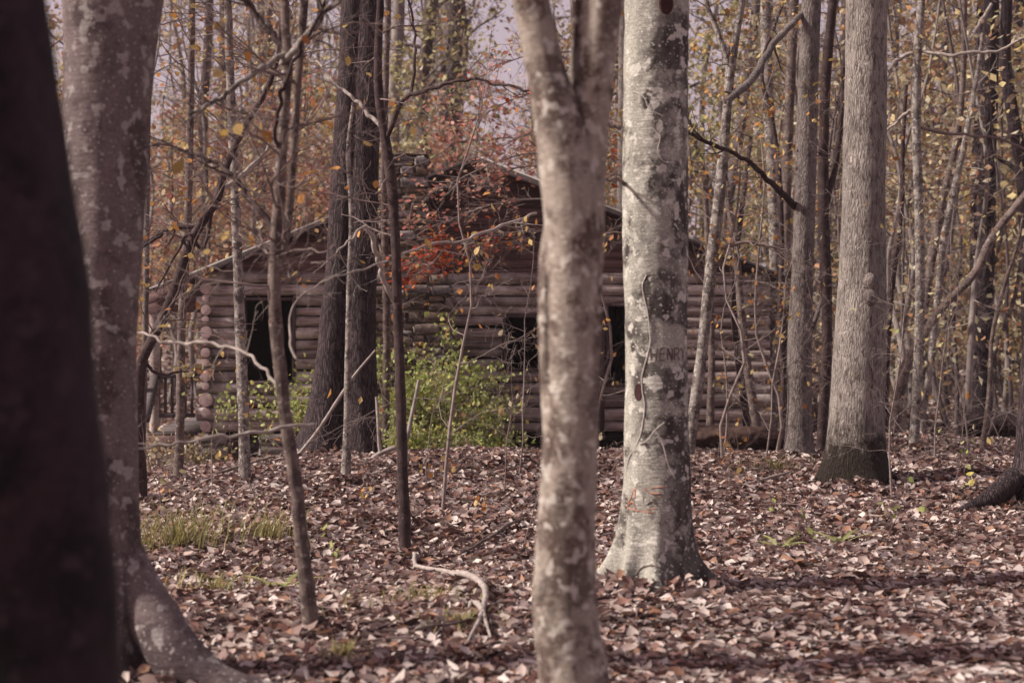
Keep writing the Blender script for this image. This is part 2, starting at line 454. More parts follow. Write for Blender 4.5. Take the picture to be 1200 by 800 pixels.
# loose leaves
def scatter(n, y0, y1, extra):
    y = y0 + (y1 - y0) * np.sqrt(nr.rand(n * 2)) if y0 < 8 else nr.uniform(y0, y1, n * 2)
    keep = nr.rand(len(y)) < (.32 * y + extra) / (.32 * y1 + extra)
    y = y[keep]; x = nr.uniform(-1, 1, len(y)) * (.32 * y + extra)
    return x, y
mb = MB()
for (n, y0, y1, ex, s0, s1, cur) in ((85000, 4.5, 15, 2.0, .045, .14, .9), (80000, 15, 26, 2.0, .055, .14, .9), (42000, 26, 42, 3.0, .09, .18, .9)):
    x, y = scatter(n, y0, y1, ex)
    inside = (x > -4.9) & (x < 4.0) & (y > 26.9) & (y < 34.1)
    x, y = x[~inside], y[~inside]
    z = ground(x, y) + nr.uniform(.0, .05, len(x))
    leaves(mb, np.stack([x, y, z], -1), s0 + (s1 - s0) * nr.rand(len(x)) ** 1.7, flat=.45, curl=cur)
o = mb.build('leaf_litter', M['litter'], smooth=False); o['kind'] = 'stuff'
o['label'] = 'dry brown and pale fallen leaves covering the forest floor'
# trodden, paler leaves where a path comes in from the right
mb = MB(); n = 26000; x = nr.uniform(-.5, 4.5, n); y = nr.uniform(7.0, 14.0, n)
k_ = nr.rand(n) < sstep(-.3, 1.6, x - .12 * (y - 9)) * (1 - sstep(10.5, 13.5, y - .15 * x))
x, y = x[k_], y[k_]
leaves(mb, np.stack([x, y, ground(x, y) + nr.uniform(.03, .055, len(x))], -1), .05 + .08 * nr.rand(len(x)) ** 1.4, flat=.22, curl=.6)
o = mb.build('trodden_leaves', M['pale_litter'], smooth=False); o['kind'] = 'stuff'
o['label'] = 'paler flattened leaves on the trodden ground at lower right'
mb = MB()
x = nr.uniform(-1, 1, 26000); y = nr.uniform(42, 115, 26000); x = x * (.36 * y + 6)
leaves(mb, np.stack([x, y, ground(x, y) + .05], -1), nr.uniform(.2, .42, len(x)), flat=.5, curl=.8)
o = mb.build('hillside_leaves', M['litter'], smooth=False); o['kind'] = 'stuff'
o['label'] = 'fallen leaves on the slope behind the cabin'

# ------------------------------------------------------------------ trees: trunks, branches, crowns
def grow(mb, tips, p, d, L, r, depth, rg, crook=.35, up=.08, kids=(3, 5), sides=(4, 5, 6, 7)):
    """One crooked branch with its twigs; twig points for leaves go to tips."""
    n = max(4, int(4 + depth * 3)); p = np.array(p, float); d = np.array(d, float); d /= np.linalg.norm(d)
    P = [p.copy()]; D = []
    for k in range(n):
        d = d + np.array([rg.gauss(0, 1) for _ in range(3)]) * crook / math.sqrt(n) + np.array([0, 0, up]) * .4
        d /= np.linalg.norm(d); p = p + d * L / n; P.append(p.copy()); D.append(d.copy())
    rr = np.linspace(r, max(r * .28, .0016), n + 1)
    mb.tube(P, rr, sides[min(depth, 3)], cap=False)
    if depth == 0:
        tips.extend(P[1:]); return
    tips.append(P[-1])
    for q in range(rg.randint(*kids)):
        t = rg.uniform(.22, .98); k = min(n - 1, int(t * n))
        ax = np.array([rg.gauss(0, 1) for _ in range(3)]); ax -= D[k] * np.dot(ax, D[k]); ax /= np.linalg.norm(ax) + 1e-9
        a = rg.uniform(.5, 1.1)
        grow(mb, tips, P[k], D[k] * math.cos(a) + ax * math.sin(a), L * rg.uniform(.35, .65) * (1.05 - .35 * t), rr[k] * rg.uniform(.4, .65), depth - 1, rg, crook, up, kids, sides)

class Trunk:
    """A near-vertical trunk: centre line and radius by height, lumps and root flare."""
    def __init__(s, P, flare=None, lump=.05, seed=0, ground_z=0):
        o = np.argsort(P[:, 2]); s.P = P[o]; s.fl = flare or []; s.lump = lump; s.seed = seed; s.g = ground_z
    def centre(s, z): return np.stack([np.interp(z, s.P[:, 2], s.P[:, k]) for k in (0, 1)], -1)
    def rad(s, th, z):
        r = np.interp(z, s.P[:, 2], s.P[:, 3])
        q = np.stack([np.cos(th) * .9 + s.seed * 3.1, np.sin(th) * .9, z * 1.6 + 0 * th], -1)
        r = r * (1 + s.lump * fbm(q, 3) * 1.6) + .004 * vnoise(np.stack([np.cos(th) * 5, np.sin(th) * 5, z * 9 + 0 * th], -1))
        h = np.maximum(z - s.g, 0)
        for (a, amp, wid, hs) in s.fl:
            dth = (th - a + math.pi) % (2 * math.pi) - math.pi
            r = r + amp * np.exp(-(dth / wid) ** 2) * np.exp(-(h / hs) ** 1.15)
        return r
    def mesh(s, mb, sides=36, step=.06):
        z0, z1 = s.P[0, 2], s.P[-1, 2]; n = max(6, int((z1 - z0) / step))
        z = np.linspace(z0, z1, n); th = np.linspace(0, 2 * math.pi, sides, endpoint=False)
        Z, T = np.meshgrid(z, th, indexing='ij'); r = s.rad(T, Z); c = s.centre(z)
        V = np.stack([c[:, None, 0] + r * np.cos(T), c[:, None, 1] + r * np.sin(T), Z], -1)
        mb.grid(V.reshape(-1, 3), n, sides)
        mb.add(np.vstack([V[-1], [c[-1, 0], c[-1, 1], z1]]), [(k, (k + 1) % sides, sides) for k in range(sides)])
    def surf(s, px, py):
        """The point of the visible surface at a photo pixel."""
        Yc = float(np.interp(EYE - (py - HZ) / FPX * s.P[0, 1], s.P[:, 2], s.P[:, 1])); z = EYE - (py - HZ) / FPX * Yc
        c = s.centre(np.array([z]))[0]; r = .2
        for _ in range(5):
            u = max(-.985, min(.985, ((px - 600) / FPX * (Yc - r * .8) - c[0]) / r)); th = math.atan2(-math.sqrt(1 - u * u), u)
            r = float(s.rad(np.array([th]), np.array([z]))[0])
        return np.array([c[0] + r * math.cos(th), c[1] + r * math.sin(th), z])

# crowns for trees whose tops lie above the picture, shared by copies of the meshes
def crown_meshes(seed, leafy, mat, L=3.6, nl=7):
    rg = random.Random(seed); mb = MB(); tips = []
    for k in range(nl):
        a = k * 2.4 + rg.uniform(-.4, .4); el = rg.uniform(.5, 1.1)
        grow(mb, tips, (0, 0, -rg.uniform(0, 2.2) - .05), (math.cos(a) * math.cos(el), math.sin(a) * math.cos(el), math.sin(el)), L * rg.uniform(.7, 1.1), .055, 2, rg, .45, .06)
    lf = MB(); T = np.array(tips); T = T[nr.randint(0, len(T), leafy)] + nr.normal(0, .12, (leafy, 3))
    leaves(lf, T, nr.uniform(.09, .15, leafy), flat=1)
    a = mb.build('crown', M['far_bark']); b_ = lf.build('foliage', mat, a)
    return a, b_
CROWNS = [crown_meshes(5, 900, M['tan']), crown_meshes(6, 1000, M['yellow']), crown_meshes(8, 700, M['tan'])]
crown_used = set()
def add_crown(root, top, k, sc=1.0):
    a, b_ = CROWNS[k % 3]
    if k % 3 not in crown_used: crown_used.add(k % 3)
    else:
        a2 = a.copy(); COL.objects.link(a2); b2 = b_.copy(); COL.objects.link(b2); b2.parent = a2; a = a2
    a.parent = root; a.location = tuple(float(c) for c in top); a.rotation_euler = (0, 0, rng.uniform(0, 6.28)); a.scale = (sc, sc, sc)

FEET = []
def px_path(pts, Y, dY=0.0):
    """(px, py, width px[, extra depth]) -> n x 4 array of position and radius."""
    out = []
    for k, p in enumerate(pts):
        y = Y + dY * k / max(1, len(pts) - 1) + (p[3] if len(p) > 3 else 0)
        out.append([*W(p[0], p[1], y), p[2] / 2 / FPX * y])
    return np.array(out)

def tree(name, label, Y, pts, bark, group=None, top=13.0, flare=None, lump=.05, sides=24, branches=(), twigs=0, twig_range=None, twig_len=1.0,
         leaf=None, nleaf=0, lsize=(.06, .1), crown=None, step=.07, depth=1, cat='tree', stems=(), seed=None, base=None, tdir=None, twig_mat='twig', bmat=None, ext=True):
    """pts: from the base up, photo pixels. stems: further trunks of the same tree; branches: traced limbs."""
    sd = seed if seed is not None else int(pts[0][0]) + int(Y * 10)
    rg = random.Random(sd)
    P = px_path(pts, Y)
    bx = P[0, 0]; g = gz(bx, Y) if base is None else base
    root = empty(name, (bx, Y, g), label, cat, group)
    allst = [P] + [px_path(s_, Y) for s_ in stems]
    tr0 = None; tops = []; FEET.append((bx, Y, P[0, 3] + max([f_[1] for f_ in (flare or [(0, 0)])]) * .5))
    for q, Q in enumerate(allst):
        Q = spline(Q, 60)
        if q == 0:
            Q = np.vstack([[Q[0, 0] - (Q[1, 0] - Q[0, 0]) * .2, Q[0, 1], g - .25, Q[0, 3] * 1.05], Q[Q[:, 2] > g - .2]])
        if ext and Q[-1, 2] < top and pts[-1][1] <= 0 and Q[-1, 2] > EYE:
            d = (Q[-1, :3] - Q[-8, :3]); d = d / np.linalg.norm(d); d = d * np.array([.5, .5, 1]); zt = top - Q[-1, 2]
            e = Q[-1, :3] + d / d[2] * zt
            ex = np.linspace(0, 1, 8)[1:, None]
            Q = np.vstack([Q, np.hstack([Q[-1, :3] * (1 - ex) + e * ex, Q[-1, 3] * (1 - .6 * ex)])])
        t = Trunk(Q, flare if q == 0 else None, lump, sd + q, g)
        m_ = MB(); t.mesh(m_, sides, step); m_.build('trunk', M[bark], root, (bx, Y, g))
        tops.append(Q[-1])
        if q == 0: tr0 = t
    for bp in branches:
        kw = {}
        if isinstance(bp, dict): kw = bp; bp = kw['p']
        Q = spline(px_path(bp, Y + kw.get('y0', 0), kw.get('dY', rg.uniform(-.6, .6))), 8 + 7 * len(bp))
        nt_ = np.linspace(0, 1, len(Q)); ph = rg.uniform(0, 50); wl = len(bp) * 1.3
        Q[:, :3] += (np.minimum(nt_ * 4, 1) * .016)[:, None] * np.stack([vnoise(np.c_[nt_ * wl * 2 + ph, nt_ * 0 + k_ * 7.1, nt_ * 0]) for k_ in range(3)], -1)
        m_ = MB(); m_.tube(Q[:, :3], np.maximum(Q[:, 3], .003), 8)
        tips = []
        for _ in range(kw.get('tw', 3)):
            k = rg.randint(len(Q) // 3, len(Q) - 2)
            d = Q[k + 1, :3] - Q[k, :3]; d = d / np.linalg.norm(d) + np.array([rg.gauss(0, .8), rg.gauss(0, .8), rg.gauss(.1, .8)])
            grow(m_, tips, Q[k, :3], d, kw.get('tl', .6) * rg.uniform(.5, 1.2), max(.003, Q[k, 3] * .5), 1, rg)
        br = m_.build('branch', M[kw.get('mat', bmat or bark)], root, (bx, Y, g))
        nl = kw.get('leaf', 0)
        if nl and tips:
            T = np.array(tips); T = T[nr.randint(0, len(T), nl)] + nr.normal(0, .04, (nl, 3)); l_ = MB()
            leaves(l_, T, nr.uniform(.05, .1, nl), flat=1, curl=.5); l_.build('foliage', M[kw.get('lm', 'orange')], br, (bx, Y, g))
    if twigs:
        m_ = MB(); tips = []; z0, z1 = twig_range or (EYE, top * .7)
        for k in range(twigs):
            Q = allst[k % len(allst)]; z = rg.uniform(max(z0, Q[:, 2].min()), min(z1, Q[:, 2].max()))
            c = [np.interp(z, Q[:, 2], Q[:, a]) if Q[-1, 2] > Q[0, 2] else Q[0, a] for a in (0, 1)]; r0 = np.interp(z, Q[:, 2], Q[:, 3])
            a = rg.uniform(0, 6.28) if tdir is None else rg.gauss(tdir, .7); el = rg.uniform(-.1, .75)
            grow(m_, tips, (c[0], c[1], z), (math.cos(a) * math.cos(el), math.sin(a) * math.cos(el), math.sin(el)), twig_len * rg.uniform(.5, 1.3), min(r0 * .35, .0085 if depth > 1 else .012), depth, rg, .5, .05)
        cr = m_.build('crown', M[twig_mat], root, (bx, Y, g))
        if nleaf:
            T = np.array(tips); T = T[nr.randint(0, len(T), nleaf)] + nr.normal(0, .05, (nleaf, 3)); l_ = MB()
            leaves(l_, T, nr.uniform(*lsize, nleaf), flat=1, curl=.4); l_.build('foliage', M[leaf], cr, (bx, Y, g))
    if crown is not None:
        for q, tp in enumerate(tops): add_crown(root, tp[:3] - np.array([bx, Y, g]), crown + q, 1.0 if q == 0 else .7)
    return root, tr0

# --- nearest, on the left
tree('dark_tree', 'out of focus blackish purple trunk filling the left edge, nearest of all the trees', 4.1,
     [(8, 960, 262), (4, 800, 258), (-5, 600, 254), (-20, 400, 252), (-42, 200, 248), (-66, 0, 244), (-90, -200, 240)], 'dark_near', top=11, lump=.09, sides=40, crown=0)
root, _ = tree('beech_tree', 'thick dim brown beech with flaring roots, just right of the blurred edge trunk', 9.2,
     [(122, 850, 150), (122, 800, 112), (122, 720, 92), (122, 620, 80), (121, 500, 78), (121, 380, 82), (122, 250, 90), (125, 120, 100), (129, 40, 108), (134, -60, 118), (138, -200, 104)],
     'beech_dim', top=13, lump=.05, sides=56, step=.04, crown=1,
     flare=[(-.15, .34, .30, .30), (-1.3, .26, .4, .25), (-2.4, .22, .45, .3), (1.2, .2, .5, .3), (2.7, .25, .5, .3)])
# its long root along the ground to the right
g0 = np.array(root.location)
q = spline(np.array([[*(W(px, py, yy) - np.array([0, 0, r_])), r_] for px, py, yy, r_ in ((140, 610, 9.2, .10), (165, 662, 9.15, .13), (186, 705, 9.08, .14), (212, 745, 9.0, .14), (250, 775, 8.95, .115), (292, 792, 8.9, .085), (335, 803, 8.9, .055), (378, 817, 8.9, .025))]), 60)
mb = MB(); mb.tube(q[:, :3], q[:, 3] * (1 + .10 * vnoise(q[:, :3] * 6)), 20); mb.build('root', M['beech_dim'], root, g0)

# --- forked foreground tree, slightly out of focus
root, _ = tree('forked_tree', 'mottled grey forked tree in the middle foreground, slightly blurred, with several stems', 7.1,
     [(682, 960, 100), (680, 900, 90), (674, 800, 82), (663, 720, 76), (660, 660, 66), (662, 600, 62), (668, 500, 63), (670, 400, 58), (671, 300, 60), (668, 220, 66), (657, 150, 58), (640, 80, 45), (622, 0, 42), (604, -80, 40), (580, -240, 34)],
     'beech_near', top=10.5, lump=.07, sides=40, step=.035, crown=2,
     stems=[[(676, 700, 46, .03), (683, 640, 28, .03), (687, 560, 26, .05), (688, 450, 28, .06), (689, 350, 30, .05), (690, 250, 36, .04), (693, 150, 38, .03), (699, 80, 44, .02), (707, 0, 46, .02), (717, -90, 44), (735, -260, 38)],
            [(655, 560, 26, -.01), (648, 500, 24, -.01), (643, 430, 20, 0), (641, 350, 20, .02), (645, 280, 20, .05), (656, 220, 20, .08), (664, 160, 18, .1), (672, 110, 14, .12), (676, 60, 12, .1), (678, 0, 11, .1), (682, -120, 10, .1)]])
mb = MB(); c = W(633, 690, 7.06)
th = np.linspace(0, 2 * math.pi, 24, endpoint=False)
pts = spline([[*(c + np.array([.07, .01, .17])), .03], [*(c + np.array([.035, 0, .08])), .05], [*(c + np.array([.022, -.01, .0])), .056], [*(c + np.array([.045, .0, -.07])), .048], [*(c + np.array([.06, .01, -.22])), .045], [*(c + np.array([.075, .02, -.42])), .04]], 20)
mb.tube(pts[:, :3], pts[:, 3], 16); mb.build('knot', M['beech_near'], root, np.array(root.location))

# --- the carved beech
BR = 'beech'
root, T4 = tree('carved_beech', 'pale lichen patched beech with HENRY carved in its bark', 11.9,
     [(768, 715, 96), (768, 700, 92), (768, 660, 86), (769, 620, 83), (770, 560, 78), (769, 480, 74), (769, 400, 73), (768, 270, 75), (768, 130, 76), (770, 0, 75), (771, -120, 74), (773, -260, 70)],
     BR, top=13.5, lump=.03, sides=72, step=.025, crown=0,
     flare=[(math.pi + .10, .27, .24, .22), (-2.35, .15, .17, .24), (-1.62, .27, .24, .17), (-.95, .12, .2, .14), (-.12, .34, .24, .15), (1.3, .2, .5, .25), (2.3, .2, .5, .25)],
     branches=[dict(p=[(728, 150, 7), (715, 146, 6), (702, 152, 4), (690, 148, 3)], mat='twig', tw=2, tl=.3), dict(p=[(733, 215, 5), (718, 210, 4), (700, 216, 3)], mat='twig', tw=3, tl=.3)])
loc4 = np.array(root.location)
def strokes(name, lines, r, mat):
    mb = MB()
    for ln in lines:
        P = np.array([T4.surf(*p) for p in (spline(np.c_[np.array(ln, float), np.zeros(len(ln))], 4 * len(ln))[:, :2] if len(ln) > 2 else np.linspace(ln[0], ln[1], 5))])
        P = P + np.array([0, r * .45, 0]) + .006 * np.stack([vnoise(P * 22 + 3), 0 * P[:, 0], vnoise(P * 22 + 40)], -1)
        mb.tube(P, r * (1 + .5 * vnoise(P * 45)), 6)
    return mb.build(name, M[mat], root, loc4)
M['carve'] = plain('carved_bark', (.11, .082, .075), .95, .6, 60)
M['carve_red'] = plain('inner_bark', (.36, .185, .135), .9, .5, 60)
strokes('carved_word', [[(762.5, 407), (763, 421)], [(769, 407), (769, 421)], [(763, 414), (769, 414)],
    [(773, 407), (773, 421)], [(773, 407.5), (778.5, 407)], [(773, 414), (778, 413.5)], [(773, 421), (779, 420.5)],
    [(781.5, 421), (781.5, 407)], [(781.5, 407), (787, 421)], [(787, 421), (787, 406.5)],
    [(790, 421), (790, 407)], [(790, 407), (794, 406.5), (796, 409.5), (794, 413.5), (790, 414)], [(792.5, 414), (796.5, 421)],
    [(798, 407), (800.8, 413.5)], [(803.8, 406), (800.8, 413.5)], [(800.8, 413.5), (800.6, 421)]], .0068, 'carve')
strokes('carved_initials', [[(736.5, 592), (741, 578), (744, 569), (744.5, 580)], [(737, 591), (742, 584), (745, 592)], [(737, 592.5), (746, 595), (754, 594.5), (767, 596)], [(763, 568), (772, 567), (781, 567)],
    [(754, 569), (762, 574), (773, 574)], [(770, 577), (774, 579)], [(757, 591), (767, 591)]], .0065, 'carve_red')
strokes('carved_mark', [[(752, 572), (754, 579), (753, 586)]], .006, 'carve')
strokes('carved_mark', [[(757, 587), (764, 583), (770, 587)]], .006, 'carve')
M['hollow'] = plain('hollow_wood', (.045, .018, .018), .95, .3, 20)
for (kx, ky, rx, ry) in ((780, 11, 6.5, 10), (748, 458, 3.5, 9)):
    mb = MB(); rim = [T4.surf(kx + rx * math.cos(a), ky + ry * math.sin(a)) for a in np.linspace(0, 2 * math.pi, 18)]
    mb.tube(rim, .014 if rx > 5 else .006, 8)
    cc = np.mean(rim[:-1], axis=0) + np.array([0, -.004, 0])
    mb.add(np.vstack([np.array(rim[:-1]) + [0, -.005, 0], cc]), [((k + 1) % 17, k, 17) for k in range(17)])
    mb.build('knothole', M['hollow'], root, loc4)
# arched scar over the front root
strokes('bark_scar', [[(742, 700), (744, 672), (752, 659), (763, 655), (775, 658), (783, 667)]], .0075, 'carve')
# the dry vine up its face
mb = MB()
vp = [(757, 322), (752, 335), (755, 352), (760, 378), (761, 398), (757, 420), (751, 445), (755, 470), (752, 498), (747, 515), (738, 535), (731, 560)]
P = np.array([T4.surf(*p) + np.array([0, -.005, 0]) for p in vp]); P = spline(P, 120); P = P + .006 * np.stack([vnoise(P * 14 + 5), 0 * P[:, 0], 0 * P[:, 0]], -1); mb.tube(P, .0036, 6)
for line in ([(730, 110), (745, 112), (755, 120), (760, 132), (775, 140)], [(760, 150), (772, 165), (770, 180), (776, 192), (790, 194)], [(766, 500), (775, 515), (782, 540), (790, 556)], [(735, 520), (755, 515), (768, 500), (778, 492)]):
    P = spline(np.array([T4.surf(*p) + np.array([0, -.01, 0]) for p in line]), 30); mb.tube(P, .003, 5)
M['vine'] = plain('bleached_vine', (.52, .47, .44), .9, .3, 14)
o = mb.build('dry_vine', M['vine'], None, loc4); tag(o, 'thin pale dry vine climbing the carved beech', 'vine')

# --- right of the middle
root, _ = tree('oak_tree', 'thick light grey furrowed oak with a mossy black base', 19.0,
     [(1000, 582, 90), (1000, 565, 84), (1001, 540, 72), (1004, 480, 64), (1007, 420, 61), (1010, 340, 56), (1012, 250, 51), (1014, 130, 49), (1016, 0, 48), (1018, -150, 46)], 'oak', top=15, lump=.03, sides=56, step=.05, crown=1,
     flare=[(-2.7, .14, .5, .25), (-1.2, .10, .5, .25), (-.2, .12, .5, .22), (1.8, .15, .6, .25)])
mb = MB(); tg = np.array(root.location)
for k, (zz, rr) in enumerate(((330, 9), (347, 8))):
    mb.tube(spline([W(1019, zz - 8, 18.78), W(1020, zz, 18.72), W(1020, zz + 10, 18.78)], 8), np.array([.04, .06, .075, .08, .08, .07, .06, .04]), 12)
mb.build('burl', M['grey'], root, tg)
tree('grey_tree', 'mid sized smooth grey trunk left of the furrowed oak', 21.7,
     [(938, 552, 40), (937, 535, 34), (937, 480, 29), (937, 400, 28), (940, 330, 26), (943, 250, 25), (946, 130, 24), (951, 0, 23), (955, -120, 22)], 'grey', top=14, sides=32, crown=2,
     flare=[(-1.5, .06, .7, .2), (3, .06, .7, .2), (0, .05, .6, .2)],
     branches=[dict(p=[(931, 242, 9), (918, 228, 8), (902, 214, 7), (885, 197, 6), (868, 184, 5), (842, 172, 5), (812, 158, 4), (790, 150, 3)], tw=7, tl=.7, leaf=30, lm='yellow', mat='reddish', dY=-1.2),
               dict(p=[(941, 15, 7), (925, 32, 8), (905, 55, 8), (893, 75, 9), (880, 95, 9), (866, 108, 9), (850, 119, 7)], tw=3, tl=.5, dY=-1.5, leaf=12)])
tree('slim_dark_tree', 'slim blackish sapling forking beside the smooth grey trunk', 22.4,
     [(963, 550, 13), (962, 535, 12), (966, 460, 12), (969, 400, 12), (968, 330, 13), (965, 250, 13), (965, 180, 12), (968, 90, 12), (976, 0, 11), (984, -100, 9)], 'reddish', top=11, sides=14,
     branches=[dict(p=[(968, 238, 9), (974, 215, 8), (981, 180, 7), (986, 130, 6), (990, 60, 5)], tw=3)], twigs=16, twig_range=(2, 9), nleaf=110, leaf='orange', depth=2, twig_len=1.2)
# lichen stem beside the carved beech
root, _ = tree('lichen_sapling', 'lichen spotted grey sapling leaning by the rotten log, forked at the top', 22.0,
     [(806, 540, 14), (808, 520, 14), (812, 490, 14), (817, 455, 14), (824, 400, 13), (830, 345, 14), (836, 290, 14), (843, 230, 14), (849, 165, 12), (853, 115, 11), (856, 82, 11), (863, 40, 9), (870, 0, 8), (876, -80, 7)], 'speckled', top=9, sides=18,
     stems=[[(856, 85, 9), (849, 60, 8), (838, 30, 7), (828, 4, 6), (820, -60, 5)]],
     branches=[dict(p=[(814, 482, 8), (806, 486, 7), (799, 492, 5)], mat='pale_twig', tw=0, dY=0), dict(p=[(845, 290, 5), (875, 284, 4), (905, 290, 3), (922, 292, 2)], mat='twig', leaf=14, tw=4)], twigs=18, twig_range=(2, 7.5), nleaf=170, leaf='orange', depth=2, twig_len=1.2)
# --- the big dark double trunk
tree('double_oak', 'massive dark furrowed double trunk in front of the cabin chimney', 23.0,
     [(376, 548, 66), (378, 530, 58), (384, 480, 46), (391, 400, 37), (399, 300, 33), (405, 180, 31), (412, 60, 29), (414, 0, 28), (418, -150, 26)], 'pine', top=16, sides=40, step=.05, lump=.04, crown=0,
     stems=[[(430, 556, 48, -.1), (428, 530, 42, -.1), (424, 480, 40, -.1), (422, 400, 38, -.08), (423, 300, 37, -.05), (427, 180, 35), (431, 60, 33), (432, 0, 32), (437, -150, 25)]],
     flare=[(3.0, .16, .5, .3), (-1.8, .1, .5, .3), (-.3, .1, .5, .3)])
tree('thin_sapling', 'thin grey stem rising against the massive dark double trunk', 19.3,
     [(405, 580, 11), (405, 560, 12), (407, 500, 9), (408, 420, 8), (410, 330, 7), (412, 250, 6), (408, 180, 5), (414, 120, 4)], 'speckled', sides=10, ext=False, twigs=3, twig_range=(2.5, 4.4), twig_len=.8)
# reddish stem with the arching fork
tree('reddish_sapling', 'dark reddish sapling whose limb arches right above the chimney', 13.9,
     [(476, 662, 16), (475, 640, 15), (473, 580, 13), (471, 520, 12), (469, 450, 12), (467, 390, 11), (465, 330, 11), (463, 270, 11), (459, 215, 12), (452, 165, 12), (447, 140, 10), (443, 90, 10), (444, 30, 9), (446, 0, 9), (449, -120, 8)], 'reddish', top=8, sides=16,
     branches=[dict(p=[(453, 162, 6), (460, 146, 6), (470, 122, 6), (481, 112, 5), (500, 105, 5), (525, 98, 4), (550, 93, 4), (575, 97, 3), (610, 104, 3), (640, 112, 2)], tw=6, tl=.35, dY=-.8, leaf=10, lm='scarlet'),
               dict(p=[(481, 112, 4), (485, 85, 4), (486, 55, 3), (484, 22, 3), (478, -10, 2)], tw=2, tl=.3, dY=.3, y0=-.2),
               dict(p=[(448, 150, 5), (440, 142, 5), (428, 130, 5), (415, 116, 4), (400, 104, 4), (388, 92, 3), (376, 78, 3), (362, 70, 3)], mat='pale_twig', tw=3, tl=.4),
               dict(p=[(462, 354, 5), (455, 340, 6), (446, 315, 6), (440, 295, 6), (434, 276, 6), (428, 267, 4), (415, 274, 3), (402, 290, 2), (385, 305, 2)], mat='pale_twig', tw=3, tl=.4, dY=-.6),
               dict(p=[(466, 300, 3), (500, 288, 3), (540, 282, 3), (575, 270, 4), (605, 260, 4), (628, 250, 3)], mat='pale_twig', tw=4, tl=.4, dY=1.5, leaf=16, lm='orange')],
     twigs=16, twig_range=(2.2, 6), twig_len=.9, depth=2, nleaf=40, leaf='orange')
tree('thin_sapling', 'thin brown stem in the green bush right of the dark double trunk', 24.4,
     [(452, 530, 9), (452, 500, 9), (453, 430, 9), (453, 360, 9), (451, 280, 8), (450, 200, 8), (452, 110, 7), (455, 0, 7), (458, -80, 6)], 'sapling', top=9, sides=10, twigs=14, twig_range=(2.6, 8), nleaf=120, leaf='yellow', depth=2, twig_len=1.3)
# --- left group of saplings
tree('leaning_sapling', 'slim brown sapling with open forks leaning across the front of the cabin', 10.2,
     [(369, 775, 23), (367, 755, 21), (361, 700, 19), (355, 650, 17), (349, 590, 16), (343, 545, 15), (336, 500, 15), (330, 450, 15), (325, 400, 15), (322, 350, 15), (323, 290, 14), (327, 240, 14), (330, 180, 13), (335, 120, 11), (338, 75, 11), (335, 35, 10), (334, 0, 9), (332, -90, 8)], 'sapling', top=6, sides=20, step=.04,
     stems=[[(325, 330, 8, .02), (329, 305, 9, .05), (335, 280, 9, .08), (340, 240, 9, .1), (346, 150, 9, .1), (352, 60, 9, .1), (357, 0, 9, .1), (362, -80, 8, .1)]],
     branches=[dict(p=[(321, 270, 9), (312, 256, 8), (298, 238, 7), (285, 222, 7), (270, 204, 6), (255, 193, 5), (230, 182, 4), (205, 172, 3), (180, 168, 3)], tw=5, tl=.4, dY=.5, mat='reddish'),
               dict(p=[(330, 75, 7), (345, 58, 8), (362, 38, 7), (380, 18, 6), (396, 0, 6), (410, -20, 5)], dY=-.3, mat='speckled', tw=3, tl=.4),
               dict(p=[(338, 62, 7), (322, 70, 7), (305, 82, 7), (290, 92, 6), (270, 105, 6), (252, 118, 6), (232, 130, 5), (222, 136, 3)], dY=-.4, mat='speckled', tw=6, tl=.4),
               dict(p=[(337, 60, 7), (322, 44, 8), (308, 30, 8), (296, 14, 8), (286, -4, 7), (278, -30, 6)], dY=.2, mat='reddish', tw=3, tl=.4),
               dict(p=[(330, 180, 5), (322, 160, 5), (328, 120, 5), (338, 90, 5), (350, 60, 4), (368, 30, 4), (380, 0, 3)], dY=-.3, mat='reddish', tw=3, tl=.4),
               dict(p=[(368, 497, 3), (340, 500, 4), (300, 507, 4), (260, 512, 4), (220, 518, 3), (180, 523, 3), (155, 527, 2)], dY=-.5, mat='pale_twig', tw=3, tl=.4, y0=-.05),
               dict(p=[(340, 462, 4), (330, 455, 4), (318, 442, 4), (303, 425, 4), (285, 412, 4), (262, 406, 4), (232, 402, 4), (205, 402, 4), (180, 396, 3), (158, 388, 3)], dY=.9, mat='pale_twig', tw=4, tl=.4),
               dict(p=[(352, 430, 3), (340, 400, 3), (346, 360, 2), (380, 330, 2), (420, 318, 2), (455, 306, 2)], tw=3, tl=.3, dY=.8, mat='pale_twig')],
     twigs=40, twig_range=(2.1, 4.6), twig_len=.95, nleaf=40, leaf='orange', depth=2)
tree('spotted_sapling', 'spotted straight stem before the left cabin window', 19.6,
     [(287, 578, 15), (287, 560, 14), (286, 500, 13), (283, 420, 13), (280, 340, 12), (277, 260, 11), (274, 180, 11), (270, 100, 10), (267, 0, 9), (264, -80, 8)], 'speckled', top=9.5, sides=16, twigs=22, twig_range=(2.0, 7), twig_len=1.3, nleaf=170, leaf='orange', depth=2)
tree('brown_sapling', 'light brown stem rising before the cabin deck rail', 20.3,
     [(208, 572, 13), (209, 555, 12), (211, 500, 11), (212, 440, 10), (213, 380, 10), (216, 330, 10), (220, 260, 9), (222, 180, 9), (224, 90, 8), (225, 0, 8)], 'sapling', top=9, sides=14, twigs=20, twig_range=(2.0, 7), twig_len=1.2, nleaf=150, leaf='orange', depth=2)
